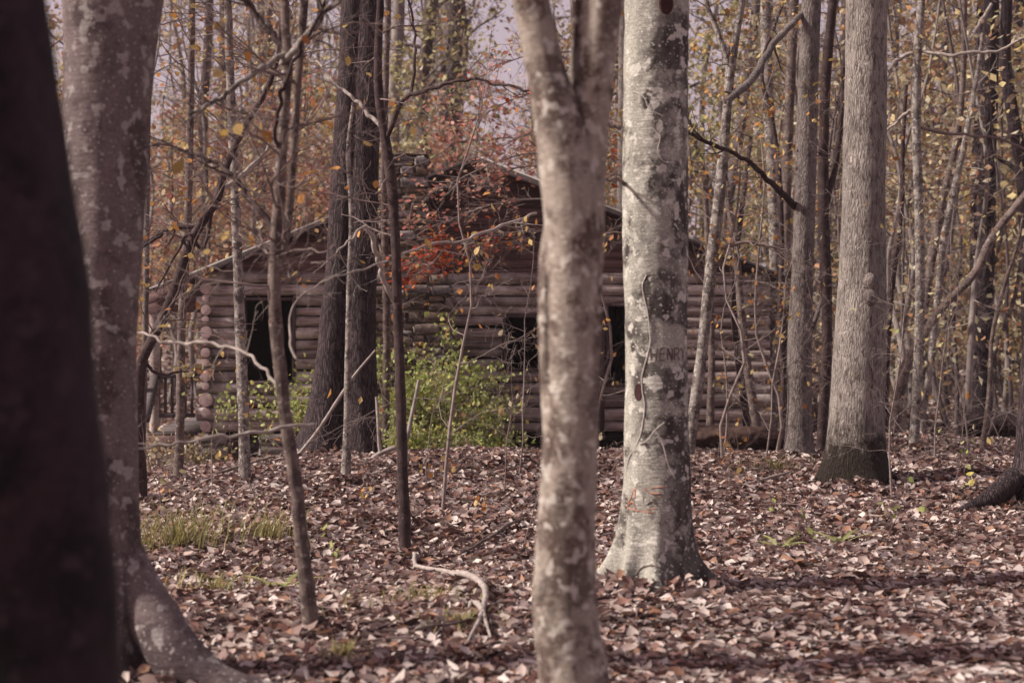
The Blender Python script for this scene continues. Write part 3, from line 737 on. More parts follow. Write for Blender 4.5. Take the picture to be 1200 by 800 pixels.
tree('curved_tree', 'crooked dark trunk bowing right over the cabin porch roof', 17.6,
     [(165, 610, 17), (165, 585, 16), (163, 520, 15), (162, 460, 14), (166, 425, 13), (178, 398, 13), (196, 362, 13), (212, 318, 13), (224, 284, 13), (240, 255, 12), (254, 236, 11), (262, 205, 9), (275, 172, 8), (292, 140, 7), (310, 110, 7), (325, 70, 6), (330, 20, 5), (336, -60, 4)], 'reddish', top=6.5, sides=16, step=.05,
     branches=[dict(p=[(252, 238, 5), (236, 264, 5), (222, 266, 5), (200, 268, 5), (185, 278, 4), (170, 288, 3), (158, 298, 2)], tw=4, tl=.4), dict(p=[(250, 240, 5), (238, 290, 4), (222, 275, 4), (205, 300, 3), (182, 340, 2)], tw=4, tl=.4),
               dict(p=[(258, 222, 6), (272, 215, 6), (300, 190, 4), (320, 165, 3)], mat='pale_twig', tw=3, tl=.5), dict(p=[(168, 420, 4), (176, 432, 4), (190, 440, 3), (212, 436, 2), (235, 440, 2)], tw=3, tl=.3, leaf=40, lm='yellow')],
     twigs=34, twig_range=(1.6, 5.5), twig_len=1.2, nleaf=100, leaf='orange', depth=2)
tree('grey_sapling', 'thin upright grey sapling just right of the dim beech', 24.0,
     [(166, 560, 8), (167, 520, 8), (169, 440, 7), (171, 340, 7), (172, 240, 7), (174, 120, 6), (178, 0, 6)], 'grey', top=10, sides=12, twigs=10, twig_range=(3, 8), nleaf=120, leaf='tan')
# --- right side
tree('leaning_tree', 'bare crooked trunk leaning hard right across the far dark pine', 26.0,
     [(1047, 525, 16), (1048, 512, 16), (1051, 480, 14), (1057, 445, 14), (1066, 418, 13), (1078, 398, 12), (1092, 377, 12), (1110, 354, 12), (1130, 334, 13), (1147, 313, 12), (1158, 288, 12), (1170, 268, 12), (1184, 250, 12), (1202, 228, 11), (1230, 196, 11), (1262, 150, 10), (1300, 80, 9)], 'sapling', sides=14, ext=False, step=.035, twigs=2, twig_range=(4, 5))
tree('lichen_sapling', 'straight pale lichen spotted sapling right of the furrowed oak', 24.4,
     [(1070, 535, 13), (1071, 522, 12), (1075, 440, 11), (1078, 350, 11), (1077, 250, 11), (1074, 160, 11), (1075, 60, 10), (1080, 0, 9), (1083, -80, 8)], 'speckled', top=9.5, sides=16,
     branches=[dict(p=[(1078, 60, 4), (1095, 62, 4), (1112, 65, 4), (1140, 62, 4), (1170, 60, 3), (1190, 50, 3), (1215, 40, 3)], mat='pale_twig', tw=3, tl=.4, dY=-1),
               dict(p=[(1073, 62, 5), (1060, 66, 5), (1047, 75, 5), (1040, 90, 4), (1030, 104, 3)], mat='pale_twig', tw=2, tl=.4),
               dict(p=[(1076, 130, 4), (1065, 130, 4), (1052, 142, 4), (1040, 153, 3), (1034, 157, 2)], mat='pale_twig', tw=2, tl=.3),
               dict(p=[(1080, 150, 4), (1100, 155, 4), (1130, 158, 3), (1168, 162, 3), (1200, 175, 3)], tw=3, mat='twig', tl=.4)], twigs=18, twig_range=(2, 8), nleaf=110, leaf='yellow', depth=2, twig_len=1.2)
tree('pine_tree', 'big straight blackish trunk behind the leaning crooked one', 30.0,
     [(1147, 520, 36), (1147, 480, 32), (1149, 420, 30), (1151, 320, 29), (1153, 200, 28), (1156, 100, 27), (1158, 0, 26), (1160, -140, 24)], 'black', top=18, sides=32, crown=2,
     branches=[dict(p=[(1170, 185, 5), (1185, 195, 5), (1205, 215, 4)], tw=2), dict(p=[(1162, 5, 4), (1148, 28, 4), (1137, 46, 3), (1124, 58, 2)], mat='pale_twig', tw=0, y0=-1)])
tree('slanting_sapling', 'slanting grey pole crossing between lichen sapling and the big blackish trunk', 27.0,
     [(1078, 512, 8), (1081, 490, 8), (1090, 430, 8), (1098, 360, 8), (1105, 290, 9), (1117, 230, 9), (1130, 170, 7), (1143, 100, 6), (1152, 40, 5)], 'speckled', sides=10, ext=False, twigs=3, twig_range=(4, 7))
tree('slanting_sapling', 'darker slanting stem just left of the slanting grey pole', 28.0,
     [(1068, 505, 9), (1072, 470, 9), (1080, 390, 10), (1088, 330, 10), (1098, 270, 10), (1108, 220, 9), (1120, 170, 8), (1128, 100, 7), (1130, 0, 7)], 'sapling', sides=10, top=9, twigs=5, twig_range=(4, 8), nleaf=40, leaf='yellow')
tree('thin_sapling', 'thin dark crooked stem close against the right of the furrowed oak', 25.5,
     [(1036, 530, 9), (1037, 480, 9), (1040, 400, 8), (1045, 330, 9), (1052, 280, 8), (1057, 230, 6), (1058, 170, 5), (1062, 100, 4)], 'reddish', sides=10, ext=False, twigs=4, twig_range=(2.5, 5))
tree('thin_sapling', 'thin wavy whip before the black log', 23.5,
     [(1152, 540, 8), (1152, 520, 7), (1156, 490, 6), (1160, 450, 6), (1162, 400, 5), (1169, 365, 5), (1180, 325, 5), (1192, 288, 4), (1200, 250, 3)], 'sapling', sides=8, ext=False,
     branches=[dict(p=[(1154, 512, 3), (1160, 506, 3), (1165, 490, 3), (1166, 470, 2), (1165, 450, 2)], tw=0)])
root, _ = tree('root_flared_tree', 'dark root flared trunk cut off by the right edge', 17.3,
     [(1228, 620, 90), (1225, 585, 76), (1222, 540, 62), (1222, 480, 56), (1226, 380, 52), (1230, 250, 50), (1236, 120, 48), (1242, 0, 46), (1250, -150, 44)], 'pine', top=14, sides=36, step=.05, crown=0,
     flare=[(3.0, .32, .4, .2), (-2.2, .2, .35, .2), (-1.3, .16, .35, .2), (.4, .2, .5, .2)])
q = spline([[*W(1190, 560, 17.2), .13], [*W(1165, 580, 17.05), .10], [*W(1142, 592, 16.95), .06], [*W(1122, 600, 16.85), .035], [*W(1106, 612, 16.7), .015]], 30)
mb = MB(); mb.tube(q[:, :3], q[:, 3], 12); mb.build('root', M['pine'], root, np.array(root.location))
tree('dark_tree', 'dark crooked trunk leaving the frame at the upper right corner', 29.0,
     [(1212, 500, 16), (1206, 420, 16), (1204, 300, 17), (1198, 200, 17), (1186, 130, 15), (1178, 70, 14), (1180, 0, 13), (1184, -80, 12)], 'black', top=12, sides=14, twigs=6, twig_range=(4, 9))
# stems before the right end of the cabin
tree('leaning_sapling', 'light brown stem of a leaning pair behind the rotten log', 25.6,
     [(888, 505, 11), (884, 480, 11), (876, 430, 10), (869, 370, 9), (864, 310, 9), (856, 250, 8), (848, 190, 7), (845, 120, 6)], 'sapling', sides=10, ext=False, twigs=4, twig_range=(2.5, 5), nleaf=70, leaf='orange')
tree('leaning_sapling', 'darker leaner of the pair behind the rotten log', 25.8,
     [(876, 505, 9), (872, 470, 9), (865, 420, 8), (860, 370, 7), (862, 310, 7), (870, 240, 6), (880, 160, 5)], 'reddish', sides=10, ext=False, twigs=5, twig_range=(2.5, 5), nleaf=80, leaf='orange')
tree('thin_sapling', 'straight tan stem against the logs right of the carved beech', 25.7,
     [(832, 505, 10), (833, 470, 9), (834, 420, 8), (833, 370, 8), (830, 300, 7), (826, 200, 6)], 'sapling', sides=10, ext=False, twigs=3, twig_range=(3, 4.5), nleaf=60, leaf='orange')
tree('grey_sapling', 'pale grey pole at the right end of the cabin', 28.3,
     [(903, 505, 13), (904, 480, 12), (907, 400, 12), (908, 300, 13), (905, 200, 13), (900, 110, 13), (897, 0, 13), (895, -100, 12)], 'speckled', top=12, sides=14, crown=1, twigs=6, twig_range=(4, 9), nleaf=160, leaf='yellow')
tree('grey_sapling', 'dull brown pole between the pale grey pole and the smooth grey trunk', 31.0,
     [(922, 505, 14), (922, 450, 13), (922, 350, 13), (921, 250, 12), (924, 150, 12), (931, 0, 11), (936, -100, 10)], 'sapling', top=12, sides=12, crown=2, twigs=6, twig_range=(4, 9), nleaf=120, leaf='yellow')
tree('twisting_sapling', 'dark twisting stem winding past the pale grey pole', 26.5,
     [(916, 515, 6), (918, 440, 6), (914, 380, 6), (916, 300, 6), (914, 220, 7), (908, 160, 6), (900, 120, 6), (893, 95, 5), (896, 62, 5), (908, 30, 4), (918, 0, 4), (925, -40, 3)], 'reddish', top=7.4, sides=8, twigs=4, twig_range=(4, 7), nleaf=40, leaf='orange')
tree('forest_tree', 'narrow grey trunk showing just left of the carved beech above the roof', 33.5,
     [(727, 480, 13), (728, 300, 13), (730, 150, 12), (731, 0, 12), (732, -100, 11)], 'grey', top=15, sides=12, crown=0)
for k, (px, Yd, wd, mt, lab) in enumerate([(525, 46, 27, 'far_bark', 'broad hazy trunk rising behind the chimney top'), (497, 50, 14, 'far_bark', 'thinner hazy trunk left of the broad hazy one above the roof'),
        (240, 40, 12, 'far_bark', 'straight dark trunk beyond the porch roof'), (262, 52, 14, 'far_bark', 'hazy trunk beyond the porch roof, right of the straight dark one'),
        (305, 44, 14, 'far_pale', 'pale trunk above the left roof slope behind the brown saplings'), (463, 42, 16, 'far_pale', 'tan trunk behind the reddish sapling above the chimney'),
        (985, 48, 13, 'far_bark', 'hazy trunk between smooth grey trunk and furrowed oak'), (1110, 44, 11, 'far_bark', 'thin trunk deep behind the slanting grey pole'), (1190, 47, 18, 'black', 'broad dark trunk far behind the right edge')]):
    tree('forest_tree', lab, Yd, [(px + rng.uniform(-6, 6), 470, wd * 1.1), (px, 300, wd), (px + rng.uniform(-5, 5), 150, wd * .92), (px + rng.uniform(-8, 8), 0, wd * .85), (px + rng.uniform(-8, 8), -60, wd * .8)], mt,
         'large trunks in the woods behind the cabin', top=19, sides=14, step=.3, crown=k, twigs=8, twig_range=(6, 15), twig_len=2.0, nleaf=220, leaf='yellow', lsize=(.1, .16))

# ------------------------------------------------------------------ the cabin
CY = 27.0
def cx(px): return (px - 600) / FPX * CY
def cz(py): return EYE - (py - HZ) / FPX * CY
XL, XR, ZB, ZE, ZA, XA = cx(243), cx(893), cz(506), cz(322), cz(192), cx(560)
DEP = 7.0
cabin = empty('log_cabin', (0, CY, 0), 'weathered log cabin with dark window openings and a reddish board gable', 'cabin')
cl = np.array((0, CY, 0))
wins = [(cx(288), cx(344), cz(446), cz(352)), (cx(592), cx(676), cz(431), cz(372)), (cx(712), cx(764), cz(449), cz(359))]
rg = random.Random(3)
# log courses of the front wall, cut at the openings
z = ZB; courses = []
while z < ZE - .03:
    d = rg.choice([.15, .165, .18, .195, .21]) if z < ZB + .9 else rg.choice([.145, .155, .165, .18])
    courses.append((z + d / 2, d / 2 * .98)); z += d * 1.05
mb = MB(); mb_end = MB()
def log(mb, p0, p1, r, ends=True, seedv=0):
    n = max(3, int(np.linalg.norm(np.subtract(p1, p0)) / .25)); t = np.linspace(0, 1, n)[:, None]
    P = np.array(p0) * (1 - t) + np.array(p1) * t
    rr = r * (1 + .12 * vnoise(np.c_[P[:, 0] * 1.3, np.full(n, seedv * 5.3), P[:, 1]])); P[:, 2] += .022 * vnoise(np.c_[P[:, 0] * .8, np.full(n, seedv * 3.7), P[:, 1]])
    mb.tube(P, rr, 14)
for k, (zc, r) in enumerate(courses):
    segs = [(XL - (.16 if k % 2 else .05), XR + .12)]
    for (a, b_, z0, z1) in wins:
        if z0 - .05 < zc < z1 + .03:
            segs = [q for s0, s1 in segs for q in (((s0, a), (b_, s1)) if s0 < a < s1 else ((s0, s1),))]
    for s0, s1 in segs:
        if s1 - s0 > .05: log(mb, (s0 + rg.uniform(-.03, .03) * (s0 == XL), CY + rg.uniform(-.012, .012), zc), (s1, CY + rg.uniform(-.012, .012), zc), r * rg.uniform(.96, 1.1), seedv=k)
# a thin backing behind the chinks
mb.build('front_wall', M['log'], cabin, cl)
mb = MB()
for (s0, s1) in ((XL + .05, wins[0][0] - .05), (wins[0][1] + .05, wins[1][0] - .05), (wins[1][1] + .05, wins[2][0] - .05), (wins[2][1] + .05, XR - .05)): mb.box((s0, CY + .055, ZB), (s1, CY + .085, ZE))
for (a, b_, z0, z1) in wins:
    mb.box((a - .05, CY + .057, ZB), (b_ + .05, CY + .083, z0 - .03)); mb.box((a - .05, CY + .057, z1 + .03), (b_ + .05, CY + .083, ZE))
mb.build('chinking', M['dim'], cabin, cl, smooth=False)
for (nm, xw) in (('side_wall', XL), ('side_wall', XR)):
    mb = MB(); me_ = MB()
    for k, (zc, r) in enumerate(courses):
        zz = zc + (.085 if k % 2 else .07); out = rg.uniform(.10, .2)
        rr = r * (1.06 if k % 2 == 0 else .72); out = out if xw == XL else rg.uniform(.0, .05)
        log(mb, (xw, CY - out, zz - .05), (xw, CY + DEP + .15, zz - .05), rr, seedv=k + 40)
        # sawn end, a little proud of the log
        th = np.linspace(0, 2 * math.pi, 14, endpoint=False)
        ring = np.stack([xw + rr * 1.0 * np.cos(th), np.full(14, CY - out - .004), zz - .05 + rr * np.sin(th)], -1)
        me_.add(np.vstack([ring, [[xw, CY - out - .012, zz - .05]]]), [(q_, (q_ + 1) % 14, 14) for q_ in range(14)])
    so = mb.build(nm, M['log'], cabin, cl); me_.build('log_ends', M['log_end'], so, (0, 0, 0) if False else cl, smooth=False)
mb = MB()
for k, (zc, r) in enumerate(courses): log(mb, (XL, CY + DEP, zc), (XR, CY + DEP, zc), r, seedv=k + 80)
mb.box((XL + .06, CY + DEP - .12, ZB), (XR - .06, CY + DEP - .03, ZE))
mb.build('back_wall', M['log'], cabin, cl)
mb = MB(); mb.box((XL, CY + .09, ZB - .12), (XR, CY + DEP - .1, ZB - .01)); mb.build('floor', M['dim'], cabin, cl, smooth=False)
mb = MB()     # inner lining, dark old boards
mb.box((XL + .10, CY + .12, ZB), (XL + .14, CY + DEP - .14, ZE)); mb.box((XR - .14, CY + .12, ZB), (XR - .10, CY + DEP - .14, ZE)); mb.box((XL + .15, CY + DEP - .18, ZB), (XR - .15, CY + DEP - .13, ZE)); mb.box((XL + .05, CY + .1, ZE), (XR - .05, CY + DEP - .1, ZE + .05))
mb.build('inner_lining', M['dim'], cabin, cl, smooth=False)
# window openings
for (a, b_, z0, z1) in wins:
    mb = MB(); f = .045
    mb.box((a - f, CY - .10, z0 - f), (a + .01, CY + .11, z1 + f)); mb.box((b_ - .01, CY - .10, z0 - f), (b_ + f, CY + .11, z1 + f))
    mb.box((a + .012, CY - .098, z1), (b_ - .012, CY + .108, z1 + f)); mb.box((a + .012, CY - .105, z0 - f), (b_ - .012, CY + .108, z0))
    mb.build('window_frame', M['frame'], cabin, cl, smooth=False)
mb = MB(); mb.box((cx(690), CY - .16, ZB - .1), (cx(708), CY - .115, cz(366))); mb.build('door_plank', M['frame'], cabin, cl, smooth=False)
# board gable, lapped
mb = MB(); z = ZE - .02
slope = (ZA - ZE) / (XA - XL)
while z < ZA - .10:
    h = .135; zt = z + h
    xl0 = XL + max(0, (z - ZE)) / slope + .02; xr0 = XR - max(0, (z - ZE)) / ((ZA - ZE) / (XR - XA)) - .02
    if xr0 - xl0 > .2:
        nseg = 2 if xr0 - xl0 > 3.5 else 1; cut = [xl0, xl0 + (xr0 - xl0) * rg.uniform(.35, .65), xr0] if nseg == 2 else [xl0, xr0]
        for s0, s1 in zip(cut[:-1], cut[1:]):
            v = np.array([(s0, CY - .060, z), (s1 - .006, CY - .060, z), (s1 - .006, CY - .030, zt + .02), (s0, CY - .030, zt + .02), (s0, CY + .02, z), (s1 - .006, CY + .02, z), (s1 - .006, CY + .02, zt + .02), (s0, CY + .02, zt + .02)])
            mb.add(v, [(0, 1, 2, 3), (5, 4, 7, 6), (1, 0, 4, 5), (3, 2, 6, 7), (0, 3, 7, 4), (2, 1, 5, 6)])
    z = zt
mb.build('gable_boards', M['siding'], cabin, cl, smooth=False)
mb = MB(); mb.add([(XL, CY + DEP, ZE), (XR, CY + DEP, ZE), (XA, CY + DEP, ZA), (XL, CY + DEP + .06, ZE), (XR, CY + DEP + .06, ZE), (XA, CY + DEP + .06, ZA)], [(0, 1, 2), (5, 4, 3)]); mb.build('back_gable', M['siding'], cabin, cl, smooth=False)
# roof
def slab(mb, x0, z0, x1, z1, y0, y1, t, drop=0):
    v = [(x0, y0, z0), (x1, y0, z1), (x1, y1, z1), (x0, y1, z0), (x0, y0, z0 - t), (x1, y0, z1 - t), (x1, y1, z1 - t), (x0, y1, z0 - t)]
    mb.add(v, [(0, 1, 2, 3), (7, 6, 5, 4), (0, 4, 5, 1), (1, 5, 6, 2), (2, 6, 7, 3), (3, 7, 4, 0)])
ov = .32
sl = slope; sr = (ZA - ZE) / (XR - XA)
mb = MB(); rt = .085
xl = XL - ov; xr = XR + ov
slab(mb, xl, ZE - ov * sl + rt, XA, ZA + rt, CY - .30, CY + DEP + .4, .07)
roof = mb.build('roof', M['roof'], cabin, cl, smooth=False)
mb = MB(); slab(mb, XA + .002, ZA + rt, xr, ZE - ov * sr + rt, CY - .30, CY + DEP + .4, .07); mb.build('roof', M['roof'], cabin, cl, smooth=False)
# the sagging shingles: rows of lapped edges over each slope
for (xa, za, xb, zb) in ((XA, ZA + rt, xl, ZE - ov * sl + rt), (XA + .002, ZA + rt, xr, ZE - ov * sr + rt)):
    mb = MB(); n = 22
    nx_, nz_ = -(zb - za), (xb - xa); ln = math.hypot(nx_, nz_); nx_, nz_ = (nx_ / ln, nz_ / ln) if nz_ > 0 else (-nx_ / ln, -nz_ / ln)
    for k in range(n):
        t0, t1 = k / n, (k + 1.12) / n; t1 = min(t1, 1.004)
        for y0 in np.arange(CY - .31, CY + DEP + .38, .31):
            jt = rg.uniform(-.008, .008); e = .006; e1 = .022 + rg.uniform(0, .01)
            p = [(xa + (xb - xa) * t0 + nx_ * e, y0, za + (zb - za) * t0 + nz_ * e), (xa + (xb - xa) * (t1 + jt) + nx_ * e1, y0, za + (zb - za) * (t1 + jt) + nz_ * e1)]
            v = [p[0], p[1], (p[1][0], y0 + .29, p[1][2]), (p[0][0], y0 + .29, p[0][2]), (p[1][0] - nx_ * .014, y0, p[1][2] - nz_ * .014), (p[1][0] - nx_ * .014, y0 + .29, p[1][2] - nz_ * .014)]
            mb.add(v, [(0, 1, 2, 3), (1, 4, 5, 2)])
    mb.build('shingles', M['roof'], roof, cl, smooth=False)
# pale drip edge and dark barge boards along the verge
mb = MB()
for (xa, za, xb, zb) in ((XA, ZA + rt + .025, xl, ZE - ov * sl + rt + .025), (XA, ZA + rt + .025, xr, ZE - ov * sr + rt + .025)):
    slab(mb, xa, za, xb, zb, CY - .335, CY - .30, .035)
mb.build('drip_edge', M['tin'], roof, cl, smooth=False)
mb = MB()
for (xa, za, xb, zb) in ((XA, ZA + rt - .012, xl, ZE - ov * sl + rt - .012), (XA, ZA + rt - .012, xr, ZE - ov * sr + rt - .012)):
    slab(mb, xa, za, xb, zb, CY - .325, CY - .295, .085)
mb.build('barge_board', M['roof'], cabin, cl, smooth=False)
# porch along the left wall: lower roof, beam, posts, deck and rail
mb = MB(); PX = cx(172)
slab(mb, XL - .22, cz(322), PX, cz(341), CY - .1, CY + DEP, .07)
mb.build('porch_roof', M['roof'], cabin, cl, smooth=False)
mb = MB(); slab(mb, XL - .22, cz(322) + .03, PX, cz(341) + .03, CY - .135, CY - .1, .035); mb.build('porch_drip_edge', M['tin'], cabin, cl, smooth=False)
mb = MB(); slab(mb, XL - .22, cz(326), PX, cz(344), CY - .125, CY - .103, .19); mb.build('porch_fascia', M['siding'], cabin, cl, smooth=False)
mb = MB(); mb.box((PX, CY - .06, cz(366)), (XL - .13, CY + .12, cz(346))); mb.build('porch_beam', M['siding'], cabin, cl, smooth=False)
for yy in (CY, CY + DEP - .1):
    mb = MB(); mb.tube([(PX + .12, yy + .03, gz(PX, yy) - .1), (PX + .12, yy + .03, cz(364))], .085, 12); mb.build('porch_post', M['log'], cabin, cl)
mb = MB()
for k in range(45):
    y0 = CY - .05 + k * .155; mb.box((PX, y0, ZB - .05), (XL - .2, y0 + .148, ZB))
mb.build('porch_deck', M['deck'], cabin, cl, smooth=False)
mb = MB(); mb.box((PX, CY - .09, ZB - .26), (XL - .2, CY - .052, ZB - .053)); mb.build('deck_joist', M['siding'], cabin, cl, smooth=False)
rail = MB(); rail.box((PX, CY, cz(489)), (XL - .2, CY + .05, cz(484))); rail.build('bottom_rail', M['deck'], cabin, cl, smooth=False)
rail = MB(); rail.box((PX, CY - .02, cz(443)), (XL - .2, CY + .07, cz(437)))
rl = rail.build('porch_rail', M['deck'], cabin, cl, smooth=False)
x = PX + .06
while x < XL - .24:
    mb = MB(); mb.box((x, CY + .005, cz(485)), (x + .042, CY + .045, cz(442))); mb.build('baluster', M['deck'], rl, cl, smooth=False); x += .105
mb = MB(); mb.box((cx(167), CY - .5, gz(cx(170), CY - .5) - .1), (cx(175), CY - .4, cz(440))); mb.build('stair_post', M['post'], cabin, cl, smooth=False)
mb = MB(); v0 = np.array(W(181, 438, CY - .02)); v1 = np.array(W(171, 484, CY - 1.0))
mb.add([v0 + d for d in np.array([(-.06, 0, 0), (.06, 0, 0), (.06, 0, -.14), (-.06, 0, -.14)])] + [v1 + d for d in np.array([(-.06, 0, 0), (.06, 0, 0), (.06, 0, -.14), (-.06, 0, -.14)])],
       [(0, 1, 2, 3), (7, 6, 5, 4), (4, 5, 1, 0), (5, 6, 2, 1), (6, 7, 3, 2), (7, 4, 0, 3)])
mb.build('stair_rail', M['deck'], cabin, cl, smooth=False)
mb = MB(); mb.box((cx(165), CY - 1.02, gz(cx(171), CY - 1) - .1), (cx(172), CY - .93, cz(486) - .16)); mb.build('stair_post', M['post'], cabin, cl, smooth=False)
# stone piers under the sill
for px_ in (250, 320, 440, 560, 680, 800, 885):
    for yy in (CY + .05, CY + DEP - .1):
        mb = MB(); x0 = cx(px_); zg = gz(x0, yy) - .15; zt = ZB - .02; n = max(1, int((zt - zg) / .16))
        for k in range(n): mb.rock((x0 - .22, yy - .15, zg + (zt - zg) * k / n), (x0 + .22, yy + .2, zg + (zt - zg) * (k + .97) / n), .012, rg)
        mb.build('stone_pier', M['stone'], cabin, cl)
# stone chimney on the gable
mb = MB(); ch = MB()
def course(x0, x1, z0, z1, y0, y1):
    x = x0
    while x < x1 - .02:
        wdt = min(rg.uniform(.16, .46), x1 - x)
        if x1 - x - wdt < .1: wdt = x1 - x
        if z1 - z0 > .16 and rg.random() < .35:
            zm = z0 + (z1 - z0) * rg.uniform(.4, .6)
            mb.rock((x + .006, y0 + rg.uniform(-.03, .02), z0 + .004), (x + wdt - .006, y0 + .24, zm - .004), .012, rg); mb.rock((x + .006, y0 + rg.uniform(-.03, .02), zm + .004), (x + wdt - .006, y0 + .24, z1 - .004), .012, rg)
        else: mb.rock((x + .006, y0 + rg.uniform(-.03, .02), z0 + .004), (x + wdt - .006, y0 + .24, z1 - .004), .014, rg)
        x += wdt
    for xs_, sg in ((x0, 1), (x1, -1)):
        y = y0 + .25
        while y < y1:
            dy = min(rg.uniform(.2, .4), y1 - y); lo = xs_ if sg > 0 else xs_ - .2
            mb.rock((lo, y, z0 + .004), (lo + .2, y + dy - .006, z1 - .004), .012, rg); y += dy
z = ZB - .4
while z < cz(184):
    h = rg.uniform(.10, .22); zt = min(z + h, cz(183))
    f = sstep(cz(352), cz(300), np.array([z]))[0]
    x0 = cx(430) + (cx(447) - cx(430)) * f; x1 = cx(532) + (cx(503) - cx(532)) * f
    course(x0, x1, z, zt, CY - .78 + .18 * f, CY - .1)
    ch.box((x0 + .05, CY - .72 + .18 * f, z), (x1 - .05, CY - .105, zt + .001)); z = zt
cho = mb.build('chimney', M['stone'], cabin, cl); ch.build('mortar_core', M['mortar'], cho, cl, smooth=False)

# ------------------------------------------------------------------ red maple, green bushes, low plants
def shrub(name, label, x, y, stems, L, leafmat, n, size, cat='shrub', spread=.6, depth=2, z0=None, lean=(0, 0), sig=.09, rad=.012, el=(.7, 1.3), bark='twig', group=None):
    g = gz(x, y) if z0 is None else z0; rg = random.Random(int(x * 100 + y * 10)); root = empty(name, (x, y, g), label, cat, group)
    tips = []; mb = MB()
    for k in range(stems):
        a = k * 2.4 + rg.uniform(-.5, .5); e = rg.uniform(*el)
        grow(mb, tips, (rg.gauss(0, .08) * spread, rg.gauss(0, .08) * spread, -.05), (math.cos(a) * math.cos(e) + lean[0], math.sin(a) * math.cos(e) + lean[1], math.sin(e)), L * rg.uniform(.7, 1.15), rad, depth, rg, .45, .02, (4, 6))
    mb.build('stems', M[bark], root)
    T = np.array(tips); T = T[nr.randint(0, len(T), n)] + nr.normal(0, sig, (n, 3)); T = T[T[:, 2] > .02]
    lf = MB(); leaves(lf, T, nr.uniform(*size, len(T)), flat=1, curl=.4); lf.build('foliage', M[leafmat], root)
    return root
shrub('green_bush', 'bright green leafy bush under the middle cabin window', W(492, 500, 25.0)[0], 25.0, 11, 1.75, 'green', 3600, (.05, .10))
shrub('green_bush', 'green bush spreading right below the stone chimney', W(530, 500, 25.2)[0], 25.2, 9, 1.45, 'green', 1500, (.05, .095))
shrub('green_bush', 'yellowing green bush left of the dark double trunk', W(362, 500, 25.3)[0], 25.3, 8, 1.5, 'green', 1300, (.05, .095))
shrub('low_bush', 'low bright green bush on the bank before the middle logs', W(540, 525, 24.0)[0], 24.0, 9, .65, 'green', 1300, (.04, .075), el=(.3, 1.1))
shrub('low_bush', 'low green bush at the foot of the dark double trunk', W(482, 525, 24.0)[0], 24.0, 9, .65, 'green', 1100, (.04, .075), el=(.3, 1.1))
shrub('low_bush', 'sparse yellow green bush under the left cabin corner', W(228, 530, 25.8)[0], 25.8, 7, .6, 'olive', 320, (.05, .09), el=(.3, 1.1))
shrub('low_bush', 'straggly tan bush at the foot of the stair post', W(180, 530, 25.0)[0], 25.0, 7, .6, 'tan', 300, (.05, .09), el=(.3, 1.1))

# maple: a slim trunk behind the chimney bush with layered sprays of red leaves
def spray(mb, lf, p, q, r, nl, mat_s, sd, wide=.5):
    rg = random.Random(sd); P = spline(np.array([p, (np.array(p) + q) / 2 + [0, 0, .15], q]), 16); mb.tube(P, np.linspace(r, .004, 16), 6)
    tips = []
    for k in range(4, 16):
        d = P[min(15, k + 1)] - P[k - 1]; d /= np.linalg.norm(d)
        for s in (-1, 1):
            dd = d * .8 + np.array([rg.gauss(0, .5), rg.gauss(0, .5) + s * .5, rg.gauss(-.05, .25)]); grow(mb, tips, P[k], dd, wide * rg.uniform(.5, 1.1), .006, 1, rg, .4, 0)
    T = np.array(tips); T = T[nr.randint(0, len(T), nl)] + nr.normal(0, .07, (nl, 3)); leaves(lf, T, nr.uniform(.06, .11, nl), flat=.6, curl=.4)
MYp = 24.6
mroot = empty('red_maple', W(668, 520, MYp) * [1, 1, 0] + [0, 0, gz(W(668, 520, MYp)[0], MYp)], 'slender maple holding red and orange leaves before the cabin gable', 'tree')
ml = np.array(mroot.location)
t = Trunk(spline(np.array([[*W(668, 540, MYp), .04], [*W(668, 400, MYp), .038], [*W(672, 280, MYp), .034], [*W(676, 190, MYp), .03], [*W(674, 60, MYp), .024], [*W(670, -60, MYp), .018]]), 60), None, .05, 3, ml[2])
mb = MB(); t.mesh(mb, 12, .08); mb.build('trunk', M['sapling'], mroot, ml)
for k, (a, b_, r, nl, mt) in enumerate([((674, 176), (520, 218), .022, 100, 'red'), ((670, 232), (500, 268), .016, 110, 'red'), ((668, 270), (482, 308), .014, 160, 'scarlet'), ((674, 104), (540, 150), .018, 110, 'red'), ((674, 60), (545, 100), .014, 80, 'red'),
        ((674, 150), (560, 190), .014, 90, 'red'), ((674, 120), (720, 190), .015, 90, 'scarlet'), ((672, 226), (720, 205), .014, 60, 'orange'), ((674, 190), (470, 240), .014, 100, 'red'), ((560, 276), (484, 316), .012, 330, 'scarlet'), ((668, 290), (530, 300), .01, 60, 'orange')]):
    mb = MB(); lf = MB(); spray(mb, lf, W(*a, MYp), W(*b_, MYp - rng.uniform(.2, 1.0)), r, nl, mt, k + 50)
    br = mb.build('branch', M['pale_twig' if k in (0, 1) else 'twig'], mroot, ml); lf.build('foliage', M[mt], br, ml)

